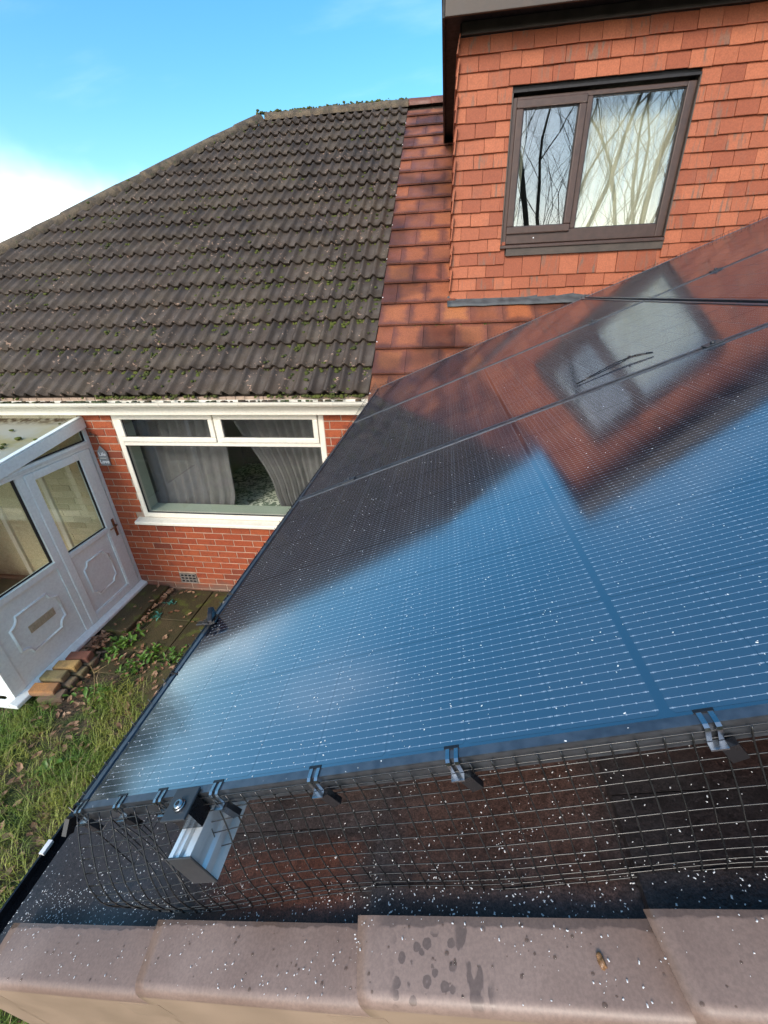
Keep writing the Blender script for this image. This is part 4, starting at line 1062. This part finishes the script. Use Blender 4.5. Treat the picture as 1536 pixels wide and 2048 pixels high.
# moulded panel: chamfered corner ring
def moulding(yc, zc, hy, hz, r, name='moulding'):
    mb = MB(); pts = []
    for (sy, sz) in ((1, 1), (-1, 1), (-1, -1), (1, -1)):
        c = (yc + sy * hy, zc + sz * hz)
        arc = []
        for i in range(7):
            a = (pi / 2) * i / 6
            arc.append((c[0] - sy * r * cos(a), c[1] - sz * r * sin(a)))
        # the corner is scooped inwards
        if sy * sz < 0: pass
        else: arc = arc[::-1]
        pts += arc
    pts.append(pts[0])
    # order round the ring
    return pts
def ring(yc, zc, hy, hz, r, x, name, parent, width=.026, h=.014):
    out = []
    def corner(cy_, cz_, a0):
        return [(cy_ + r * cos(a0 + (pi / 2) * i / 6), cz_ + r * sin(a0 + (pi / 2) * i / 6)) for i in range(7)]
    out += corner(yc + hy, zc + hz, pi)[::-1][::-1]
    seq = []
    seq += [(yc + hy - r * cos(t), zc + hz - r * sin(t)) for t in [pi / 2 * (1 - i / 6) for i in range(7)]][::-1]     # top right: from (hy-r, hz) to (hy, hz-r)
    seq += [(yc + hy - r * cos(t), zc - hz + r * sin(t)) for t in [pi / 2 * (1 - i / 6) for i in range(7)]]
    seq += [(yc - hy + r * cos(t), zc - hz + r * sin(t)) for t in [pi / 2 * i / 6 for i in range(7)]]
    seq += [(yc - hy + r * cos(t), zc + hz - r * sin(t)) for t in [pi / 2 * (1 - i / 6) for i in range(7)]]
    seq = [s_ for s_ in seq]
    # sort as closed loop by stitching arcs end to start
    n = len(seq); mb = MB()
    prof = [(-width / 2, 0), (-width * .34, h * .8), (0, h), (width * .34, h * .8), (width / 2, 0)]
    for k in range(n):
        p0 = Vector(seq[k - 1]); p1 = Vector(seq[k]); p2 = Vector(seq[(k + 1) % n])
        d = (p2 - p0); d = d.normalized() if d.length > 1e-6 else Vector((1, 0)); nn = Vector((-d.y, d.x))
        for (o_, hh) in prof: mb.v.append((x + hh, p1.x + nn.x * o_, p1.y + nn.y * o_))
    m_ = len(prof)
    for k in range(n):
        for i in range(m_ - 1):
            a = k * m_ + i; b = ((k + 1) % n) * m_ + i; mb.f.append((a, b, b + 1, a + 1)); mb.mi.append(0); mb.sm.append(True)
    return pobj(mb, name, M['white'], parent)
# lower infill beside the door
pan = pobj(MB().box(PX - .040, PX - .010, PYF + .116, 2.574, PZ0 + .06, ZS - .0455), 'side_panel', M['white'])
ring((PYF + .116 + 2.574) / 2, -1.885, .245, .205, .085, PX - .010, 'moulding', pan)
lb = MB(); lb.box(PX - .0095, PX - .004, 2.105, 2.375, -1.918, -1.842)
for i in range(11): lb.box(PX - .004, PX - .001, 2.118 + i * .0228, 2.130 + i * .0228, -1.906, -1.854)
pobj(lb, 'letterbox', M['plate'], pan)
# door leaf
door = thing('door', None, None); door.parent = PO; door.matrix_local = pl_
dl = MB(); x0d, x1d = PX - .054, PX + .008
a, b = DY0, DY1; z0d, z1d = PZ0 + .064, ZT - .054
dl.box(x0d, x1d, a, a + .088, z0d, z1d); dl.box(x0d, x1d, b - .150, b, z0d, z1d)
dl.box(x0d, x1d, a + .0882, b - .1502, z1d - .075, z1d); dl.box(x0d, x1d, a + .0882, b - .1502, ZS - .055, ZS + .002); dl.box(x0d, x1d, a + .0882, b - .1502, z0d, z0d + .085)
dl.obj('door_leaf', M['white'], door, bevel=.007)
MB().box(PX - .026, PX - .022, a + .08, b - .142, ZS, z1d - .07).obj('glass_pane', M['glass'], door)
k_ = MB(); ya, yb_ = a + .0884, b - .1504
k_.box(PX - .021, PX - .008, yb_ - .014, yb_, ZS + .003, z1d - .0755); k_.box(PX - .021, PX - .010, ya, yb_ - .0145, ZS + .003, ZS + .014)
k_.obj('gasket', M['rubber'], door)
MB().box(PX - .036, PX - .012, ya, yb_, z0d + .0855, ZS - .0555).obj('door_panel', M['white'], door)
dpz = (z0d + .085 + ZS - .055) / 2
rg = ring((ya + yb_) / 2, dpz, .175, .205, .060, PX - .012, 'moulding', door, .022, .012)
bd = MB(); frame_b = (ya + .0005, yb_ - .0005, z0d + .086, ZS - .056)
for (y0, y1, z0_, z1_) in ((frame_b[0], frame_b[1], frame_b[2], frame_b[2] + .010), (frame_b[1] - .010, frame_b[1], frame_b[2] + .0102, frame_b[3])):
    bd.box(PX - .0118, PX + .004, y0, y1, z0_, z1_)
bd.obj('glazing_bead', M['white'], door, bevel=.002)
hd_ = MB(); hy, hz = b - .050, -1.50
hd_.box(PX + .0085, PX + .014, hy - .018, hy + .014, hz - .115, hz + .095)
hd_.tube([(PX + .014, hy, hz + .02), (PX + .048, hy, hz + .02), (PX + .052, hy - .02, hz + .02), (PX + .050, hy - .105, hz + .014)], .008, 8)
hd_.obj('handle', M['brass'], door, bevel=0)
# inside of the porch: inner door frame in the painted wall, floor, far end wall
pi_ = MB(); pi_.box(-4.68, -4.62, YW - .03, YW + .05, ZG, -.42); pi_.box(-3.92, -3.86, YW - .03, YW + .05, ZG, -.42); pi_.box(-4.6195, -3.9205, YW - .03, YW + .05, -.48, -.42)
hobj(pi_, 'inner_door_frame', M['cream'], bevel=.004)
hobj(MB().box(-4.619, -3.921, YW + .01, YW + .04, ZG, -.481), 'inner_door', M['rust'], bevel=.004)
pobj(MB().box(PX - 2.15, F0 - .03, PYF + .06, PYB, PZ0 - .03, PZ0 + .02), 'porch_floor', M['carpet'])
pobj(MB().box(PX - 2.2, PX - 2.15, PYF, PYB, PZ0, -.5), 'end_wall', M['cream_brick'])
curtain('door_curtain', -3.50, -3.30, -3.50, -3.32, -3.50, -3.34, 2.12, -2.15, -0.62, 'pale cloth hanging inside the porch beside the side window', tie=.99, amp=.02, mat='net', folds=4)

# sign by the door
sg = thing('house_sign', 'small grey house shaped slate sign saying Life and Love on brick wall', 'sign', (-3.0, YW - .022, -.70))
s_ = MB(); s_.extrude([(-.050, -.095), (.058, -.095), (.058, .055), (.004, .125), (-.050, .055)], 'y', -.006, .006); s_.obj('sign_board', M['slate'], sg, bevel=.002)
s_ = MB(); s_.tube([(.004, -.002, .125), (-.004, -.002, .235)], .0022, 5); s_.tube([(-.06, .010, .25), (-.005, -.012, .252), (-.003, -.006, .225)], .006, 6); s_.box(-.075, -.055, .005, .012, .235, .268); s_.obj('hook', M['rust'], sg)
def text(body, size, parent, loc, name='lettering'):
    c = bpy.data.curves.new(name, 'FONT'); c.body = body; c.size = size; c.extrude = .0012; c.align_x = 'CENTER'; c.offset = .0011; c.resolution_u = 3
    t_ = bpy.data.objects.new('tmp_text', c); COL.objects.link(t_)
    me = bpy.data.meshes.new_from_object(t_.evaluated_get(bpy.context.evaluated_depsgraph_get())); bpy.data.objects.remove(t_); bpy.data.curves.remove(c)
    me.materials.clear(); me.materials.append(M['letter']); me.name = name
    return inst(name, me, parent, loc=loc, rot=(pi / 2, 0, 0))
text('Life', .056, sg, (.004, -.0075, .015)); text('Love', .056, sg, (.004, -.0075, -.068))
s_ = MB(); 
for i in range(5): s_.box(-.034 + i * .015, -.022 + i * .015, -.0085, -.0065, -.014, -.006)
s_.obj('small_lettering', M['cream'], sg)

# ------------------------------------------------------------------ loose bricks by the porch
lbm = {}
def loose(mat, x, y, z, rz, label, rx=0, ry=0, L=.215, W=.102, Hh=.066):
    b = bmesh.new(); bmesh.ops.create_cube(b, size=1); bmesh.ops.scale(b, vec=(L, W, Hh), verts=b.verts)
    bmesh.ops.bevel(b, geom=b.edges[:], offset=.006, segments=2, affect='EDGES')
    for v in b.verts: v.co += Vector((noise.noise(v.co * 40 + Vector((x * 9, y * 7, 0))), noise.noise(v.co * 40 + Vector((3, x, y))), noise.noise(v.co * 40 + Vector((9, 9, x))))) * .003
    m = bpy.data.meshes.new('loose_brick'); b.to_mesh(m); b.free(); m.materials.append(M[mat])
    o = inst('loose_brick', m, None, loc=(x, y, z), rot=(rx, ry, rz)); tag(o, label, 'brick', 'loose bricks by the porch'); return o
z1, z2 = ZG + .030, ZG + .100
loose('gbrick', -2.87, 2.235, z1, .12, 'mossy brick lowest in pile under the dark red brick')
loose('gbrick', -2.88, 2.115, z1, .10, 'mossy brick at the pile bottom under the yellow brick')
loose('gbrick', -2.885, 1.995, z1, .06, 'mossy brick at the pile bottom under the wet patched brick')
loose('gbrick', -2.875, 1.850, z1 - .01, .22, 'half buried brick lowest at the near end of the pile')
loose('dbrick', -2.905, 2.240, z2, .16, 'dark red brick on top of the pile, farthest from camera')
loose('ybrick', -2.935, 2.120, z2 + .002, .14, 'yellow brick on top of the pile next to the dark red one')
loose('gbrick', -2.955, 1.995, z2 + .003, .10, 'grey green brick with white patches on top of the pile')
loose('obrick', -2.95, 1.870, z2 - .018, .20, 'orange brick leaning at the near end of the pile', ry=.10)

# ------------------------------------------------------------------ greenery and litter
def blades(mb, n, region, hmin, hmax, wd_, dens=None, lean=.5):
    k = 0; tries = 0
    while k < n and tries < n * 20:
        tries += 1
        x, y = rnd.uniform(region[0], region[1]), rnd.uniform(region[2], region[3])
        if dens and rnd.random() > dens(x, y): continue
        h = rnd.uniform(hmin, hmax); a = rnd.uniform(0, 2 * pi); w = wd_ * rnd.uniform(.6, 1.3); l = rnd.uniform(.15, lean) * h
        z = gz(x, y) - .004; dx_, dy_ = cos(a), sin(a); px_, py_ = -dy_ * w, dx_ * w
        i = len(mb.v)
        mb.v += [(x - px_, y - py_, z), (x + px_, y + py_, z), (x + dx_ * l * .45 + px_ * .8, y + dy_ * l * .45 + py_ * .8, z + h * .62), (x + dx_ * l * .45 - px_ * .8, y + dy_ * l * .45 - py_ * .8, z + h * .62),
                 (x + dx_ * l * 1.25, y + dy_ * l * 1.25, z + h * (1 - .25 * l / h))]
        mb.f += [(i, i + 1, i + 2, i + 3), (i + 3, i + 2, i + 4)]; mb.mi += [0, 0]; mb.sm += [True, True]; k += 1
def gd(x, y):
    if x > -.05: return 0
    f = noise.noise(Vector((x * 1.7, y * 1.7, 7))) + .35 * noise.noise(Vector((x * 6, y * 6, 2)))
    d = max(0., min(1., .62 + f * 1.6))
    if y > 1.9: d *= max(0, 1 - (y - 1.9) * 5)
    if y > 1.7 and x < -3.0: d *= .1
    if x < PX - .02 and y > PYF - .1: d = 0
    return d
gr = MB(); blades(gr, 50000, (-4.2, -.6, -.6, 2.15), .03, .12, .0020, gd, 1.3)
blades(gr, 5000, (-8, -.1, -4, 1.6), .04, .10, .004, gd, .9)
tag(gr.obj('grass', M['grass'], fix=False), kind='stuff')
dg = MB(); blades(dg, 520, (-3.9, -.9, -.3, 2.2), .10, .26, .0016, lambda x, y: gd(x, y) * .8 + .05, 1.6)
tag(dg.obj('dry_grass', M['dry'], fix=False), kind='stuff')
lv = MB()
def leaf(x, y, z, s, a, tl):
    i = len(lv.v); c, q = cos(a), sin(a)
    pts = [(-.5, 0, .12), (-.15, .26, .0), (.25, .22, .10), (.55, 0, .05), (.25, -.2, .16), (-.15, -.28, .05), (0.05, 0, -.06)]
    for (u, v, w) in pts: lv.v.append((x + (u * c - v * q) * s, y + (u * q + v * c) * s, z + (w + tl * u) * s))
    for k in range(6): lv.f.append((i + k, i + (k + 1) % 6, i + 6)); lv.mi.append(0); lv.sm.append(False)
for k in range(1500):
    x, y = rnd.uniform(-4.0, -.7), rnd.uniform(-.3, 2.5)
    if rnd.random() < .75 * gd(x, y): continue
    if x < PX and y > PYF - .07: continue
    leaf(x, y, gz(x, y) + rnd.uniform(.006, .04), rnd.uniform(.03, .085), rnd.uniform(0, 6.3), rnd.uniform(-.5, .5))
for k in range(130):
    t = rnd.random(); x = rnd.uniform(-2.74, -2.66) if t < .5 else rnd.uniform(-3.0, -1.2); y = rnd.uniform(2.5, 3.44)
    leaf(x, y, ZG + (.07 if -3.04 < x < -2.74 and y > 2.66 else .022), rnd.uniform(.025, .07), rnd.uniform(0, 6.3), rnd.uniform(-.3, .3))
for k in range(90): leaf(rnd.gauss(-2.98, .06), rnd.gauss(2.48, .09), ZG + .02 + rnd.uniform(0, .03), rnd.uniform(.04, .09), rnd.uniform(0, 6.3), rnd.uniform(-.5, .5))
tag(lv.obj('fallen_leaves', M['leaf'], fix=False), kind='stuff')
def weed(x, y, n, s, mat, label, spread=.10, cat='plant', name='weed_plant'):
    t_ = thing(name, label, cat, (x, y, gz(x, y)))
    mb = MB()
    for k in range(n):
        a = rnd.uniform(0, 2 * pi); l = s * rnd.uniform(.6, 1.2); w = l * rnd.uniform(.16, .26); cx_, cy_ = rnd.gauss(0, spread), rnd.gauss(0, spread)
        up = rnd.uniform(.35, .9); i = len(mb.v); c, q = cos(a), sin(a)
        for (u, v, h) in ((0, 0, .02), (.35, -1, .6), (.35, 1, .6), (.72, -.85, .85), (.72, .85, .85), (1.0, 0, .72), (.5, 0, .55)):
            mb.v.append((cx_ + u * l * c - v * w * q, cy_ + u * l * q + v * w * c, .022 + h * l * up))
        for f_ in ((0, 1, 6), (0, 6, 2), (1, 3, 6), (2, 6, 4), (3, 5, 6), (4, 6, 5)): mb.f.append(tuple(i + z_ for z_ in f_)); mb.mi.append(0); mb.sm.append(True)
    mb.obj('leaves', M[mat], t_, fix=False); return t_
weed(-2.66, 2.56, 46, .075, 'weed', 'bright green weed clump at the end of the long mossy step', .075)
weed(-2.30, 2.40, 60, .06, 'weed', 'green weeds in the paving joint left of the panel edge', .07)
weed(-2.05, 2.41, 46, .05, 'weed', 'small bright weeds along the paving joint next to the panels', .06)
weed(-2.36, 2.22, 40, .055, 'weed', 'green weeds trailing down the side of the near paving slab', .05)
weed(-2.50, 1.92, 20, .085, 'weed', 'long leaved weed growing between loose bricks and paving', .08)
weed(-2.36, 1.25, 10, .085, 'weed', 'pale thistle like weed in the lawn near the panel corner', .03)
weed(-2.72, 2.36, 24, .06, 'weed', 'low weeds beside the dark red loose brick', .06)
weed(-2.56, 3.18, 12, .055, 'teal', 'blue green scrap of leaf on the slab by the wall', .025)
weed(-2.57, 2.96, 14, .05, 'teal', 'blue green leaf sprig on the paving farther from the wall', .03)
tw = MB(); tw.tube([(-2.78, 2.20, ZG + .05), (-2.62, 2.08, ZG + .09), (-2.50, 1.93, ZG + .07), (-2.42, 1.80, ZG + .05)], [.006, .004, .003, .002], 5); tw.tube([(-2.62, 2.08, ZG + .09), (-2.55, 2.12, ZG + .13), (-2.50, 2.16, ZG + .14)], [.003, .002, .0015], 4)
tag(tw.obj('dead_twig', M['dry']), 'thin bare twig lying from the loose bricks over the weeds', 'twig')

# moss on the main roof: cushions along laps and rolls
ms = MB()
ico = bmesh.new(); bmesh.ops.create_icosphere(ico, subdivisions=1, radius=1); IV = [v.co.copy() for v in ico.verts]; IF = [tuple(v.index for v in f.verts) for f in ico.faces]; ico.free()
def cushion(q, r_, fl=.6):
    i = len(ms.v); s0 = rnd.uniform(0, 50)
    for v in IV:
        k = 1 + .35 * noise.noise(v * 1.7 + Vector((s0, 0, 0)))
        d = Vector((v.x * r_ * k * 1.1, v.y * r_ * k, v.z * r_ * fl * k)); ms.v.append(tuple(q + TM.to_3x3() @ d))
    for f_ in IF: ms.f.append(tuple(i + a_ for a_ in f_)); ms.mi.append(0); ms.sm.append(True)
cnt = 0
while cnt < 2600:
    r_ = int(abs(rnd.gauss(0, 6.5))); 
    if r_ >= NR: continue
    t = r_ * GA; y = RP(0, t).y; x = rnd.uniform(max(hip_x(y), -5.6), -.1)
    dens = noise.noise(Vector((x * 1.1, t * 1.1, 5))) + .25 + (.25 if x > -2 and t < 2.6 else 0)
    if rnd.random() > dens: continue
    fx = (-0.075 - x) / CV; fx = fx - math.floor(fx)
    if rnd.random() < .6:
        q = RP(x, t - .008 + rnd.uniform(-.012, .01), .022 + rnd.uniform(-.004, .008)); cushion(q, rnd.uniform(.007, .021))
    else:
        xl = -0.075 - CV * math.floor((-0.075 - x) / CV) - CV + rnd.choice((.068, .205)) + rnd.gauss(0, .008)
        q = RP(xl, t + rnd.uniform(.0, .30), .024); cushion(q, rnd.uniform(.008, .032), .45)
        if rnd.random() < .45:
            for _ in range(rnd.randint(3, 8)): cushion(q + Vector((rnd.gauss(0, .014), rnd.gauss(0, .03), rnd.gauss(0, .02) * 0)) * 1.0 + Vector((0, 0, 0)), rnd.uniform(.008, .02), .5)
    cnt += 1
for k in range(230):
    x = rnd.uniform(-2.5, -.1); q = Vector((x, 8.10 + rnd.gauss(0, .03), rz + .088 + rnd.uniform(-.01, .008))); cushion(q, rnd.uniform(.008, .028), .8)
for k in range(160):
    s_ = rnd.uniform(0, 5.2); q = Vector((-2.40, 8.12, rz + .045)) + hd * s_ + Vector((rnd.gauss(0, .05), rnd.gauss(0, .05), rnd.uniform(-.03, .02))); cushion(q, rnd.uniform(.008, .028), .7)
for k in range(26): cushion(RP(rnd.uniform(.2, 1.0), .88 + rnd.gauss(0, .004) - .0, .020), rnd.uniform(.004, .011), .6)
tag(ms.obj('moss', M['moss'], fix=False), kind='stuff')

# white chips of cut tile over everything near the verge
fl = MB()
def chip(q, r_, up):
    i = len(fl.v); a = rnd.uniform(0, 6.3); e = 1 + rnd.random() * 0.8
    x_ = WM.to_3x3() @ Vector((cos(a), sin(a), 0)); y_ = WM.to_3x3() @ Vector((-sin(a), cos(a), 0)); n_ = WM.to_3x3() @ Vector((0, 0, 1))
    for (c, s) in ((-1, -.7), (.9, -.8), (1, .6), (-.6, .9)): fl.v.append(tuple(q + x_ * c * r_ * e + y_ * s * r_))
    fl.v.append(tuple(q + n_ * r_ * .6))
    for k in range(4): fl.f.append((i + k, i + (k + 1) % 4, i + 4)); fl.mi.append(0); fl.sm.append(False)
k = 0
while k < 2400:
    u, v = rnd.uniform(-.29, 1.05), rnd.uniform(-.085, .16)
    d = .85 + .7 * noise.noise(Vector((u * 5, v * 9, 1)))
    if v > -.02: d *= max(0.06, .40 - v * 2.2)
    if .25 < u < .4: d *= .7
    if u > .78: d *= .35
    if rnd.random() > d: continue
    e = max([x for x in EDGES if x <= u] or [-.295]); wz = TW - .020 + .022 + .016 - (u - e) / .40 * .026
    chip(P(u, v, wz), rnd.choice((.0004, .0005, .0006, .0009)) * rnd.uniform(.8, 1.2), 0); k += 1
for k in range(560):
    u, v = rnd.uniform(-.23, 1.0), rnd.uniform(-.142, -.078)
    if rnd.random() > .5 + noise.noise(Vector((u * 8, v * 20, 4))): continue
    e = max([x for x in CAPS if x <= u] or [-.24]); chip(P(u, v, -.189 + .0022 + .0205 * max(0, 1 - max(0, u - e - .02) / .28)), rnd.choice((.0003, .0004, .0006, .0009)), 0)
for k in range(900):
    u, v = abs(rnd.gauss(.45, .5)), abs(rnd.gauss(0, .6))
    if u > 1.7 or v > 2.2 or u < .012: continue
    chip(P(u, v, .0004 - (0 if v < .011 else .0022)), rnd.choice((.0004, .0005, .0006, .0009)), 0)
tag(fl.obj('white_chips', M['fleck'], fix=False), kind='stuff')
# water drops standing on the caps
wd_ = MB()
for k in range(260):
    u, v = rnd.uniform(-.22, 1.0), rnd.uniform(-.140, -.080)
    if not (.50 < u < .66) and rnd.random() < .55: continue
    e = max([x for x in CAPS if x <= u] or [-.24]); r_ = rnd.choice((.0007, .001, .0014, .002)) * rnd.uniform(.8, 1.2)
    q = P(u, v, -.189 + .0010 + .0205 * max(0, 1 - max(0, u - e - .02) / .28)); i = len(wd_.v); sq = rnd.uniform(.8, 1.3)
    for (rr_, hh) in ((1, 0), (.72, .38), (.0, .55)):
        for a in range(8 if rr_ else 1): wd_.v.append(tuple(q + WM.to_3x3() @ Vector((cos(a * pi / 4) * r_ * rr_ * sq, sin(a * pi / 4) * r_ * rr_, hh * r_))))
    for a in range(8):
        b = (a + 1) % 8; wd_.f += [(i + a, i + b, i + 8 + b, i + 8 + a), (i + 8 + a, i + 8 + b, i + 16)]; wd_.mi += [0, 0]; wd_.sm += [True, True]
tag(wd_.obj('water_drops', M['drop'], fix=False), kind='stuff')
# small brown curl on the wet cap
b = bmesh.new(); bmesh.ops.create_icosphere(b, subdivisions=3, radius=.0058)
for v in b.verts: v.co += v.co.normalized() * .003 * noise.noise(v.co * 260); v.co.x *= .62; v.co.z *= .7
m = bpy.data.meshes.new('brown_pellet'); b.to_mesh(m); b.free(); m.materials.append(M['shell'])
for p_ in m.polygons: p_.use_smooth = True
tag(inst('brown_pellet', m, None, loc=P(.724, -.108, -.186), rot=(0, -AL, .3)), 'small brown pellet lying on the wet spotted verge cap', 'pellet')

# ------------------------------------------------------------------ bare trees south of the house and a hedge west (seen in the reflections)
def tree_mesh(seed, hgt, depth=6):
    r = random.Random(seed); mbt = MB(); mbb = MB()
    def grow(p, d, L, rad, lev):
        n = 6 if lev == 0 else (4 if lev < 3 else 3)
        pts = [p]; dd = d.copy(); rr = [rad]
        for k in range(n):
            dd = (dd + Vector((r.gauss(0, .10), r.gauss(0, .10), r.gauss(.05, .06))) * (1 + lev * .25)).normalized()
            pts.append(pts[-1] + dd * L / n); rr.append(rad * (1 - .38 * (k + 1) / n))
        (mbt if lev == 0 else mbb).tube(pts, rr, 7 if lev == 0 else (4 if lev < 3 else 3), cap=False)
        if lev >= depth: return
        for c in range((3 if lev > 3 else r.choice((2, 3, 3))) if lev else 12):
            k = n if (c == 0) else r.randint(1 if lev else 2, n)
            base = pts[k]; t = dd if k == n else (pts[k] - pts[k - 1]).normalized()
            ax = Vector((r.gauss(0, 1), r.gauss(0, 1), r.gauss(0, .3))).normalized()
            nd = (t + ax * (r.uniform(.40, .95) if (lev or c) else .12)).normalized(); nd.z = abs(nd.z) * .8 + .18 if lev < 4 else nd.z; nd.normalize()
            grow(base, nd, L * (r.uniform(.36, .5) if lev == 0 else r.uniform(.56, .80)), rr[k] * ((.85 if c == 0 else r.uniform(.14, .26)) if lev == 0 else r.uniform(.45, .62)), lev + 1)
    grow(Vector((0, 0, -.1)), Vector((r.gauss(0, .03), r.gauss(0, .03), 1)).normalized(), hgt * .56, hgt * .0085, 0)
    return mbt.mesh('trunk', M['bark']), mbb.mesh('branches', M['bark'])
TMS = [tree_mesh(s, 17, 6) for s in (3, 8)]
print('TREE', [len(m.polygons) for t in TMS for m in t])
spots = [(4.9, -13.2, 0, 1.0, 0.4), (5.9, -14.5, 1, .8, 2.0), (9.2, -15.5, 0, 1.15, 3.3), (3.0, -20, 1, 1.0, 1.1), (7.2, -23, 0, 1.15, 5.0), (13.5, -21, 1, 1.1, 4.0), (10.5, -29, 0, 1.3, 2.6), (17.5, -25, 1, 1.2, .5)] + [(4.5 + 2.6 * i, -30 - 2.3 * (i % 3), i % 2, 1.15 + .08 * (i % 3), i * 1.7) for i in range(7)]
TL = ['bare tree with the straightest trunk mirrored in the small opening pane', 'bare tree right beside the straight trunk in the small pane', 'bare forked tree mirrored in the wide upstairs pane',
      'farther bare tree left in the upstairs reflection', 'farther bare tree behind the forked tree in the reflection', 'bare tree at the right edge of the upstairs reflection', 'most distant bare tree in the upstairs reflection', 'distant bare tree far right in the reflection'] + ['distant bare tree in the row behind the mirrored trunks'] * 7
for (x, y, k, s, a), l_ in zip(spots, TL):
    t_ = thing('bare_tree', l_, 'tree', (x, y, ZG), (0, 0, a), 'bare trees behind the camera'); t_.scale = (s, s, s)
    inst('trunk', TMS[k][0], t_); inst('branches', TMS[k][1], t_)
hg = MB()
for k in range(11000):
    x = rnd.uniform(-19, -15.5); y = rnd.uniform(-4, 11.5); h = 5.7 + 1.0 * noise.noise(Vector((y * .35, 0, 3))) + .7 * noise.noise(Vector((y * 1.3, 1, 3)))
    if y > 9.4: h *= max(.2, (11.8 - y) / 2.4)
    z = ZG + rnd.uniform(0, h); s = rnd.uniform(.10, .22); a = Vector((rnd.gauss(0, 1), rnd.gauss(0, 1), rnd.gauss(0, 1))).normalized(); b_ = a.orthogonal().normalized(); c_ = a.cross(b_); q = Vector((x, y, z))
    hg.quad([q - b_ * s, q + c_ * s * .6, q + b_ * s, q - c_ * s * .6])
hdg = thing('hedge', 'tall dark evergreen hedge left of the garden, mirrored in the near panel', 'hedge', (-17, 3, ZG))
ho = hg.obj('foliage', M['hedge'], hdg, fix=False); ho.location = (17, -3, -ZG); ho['kind'] = 'stuff'
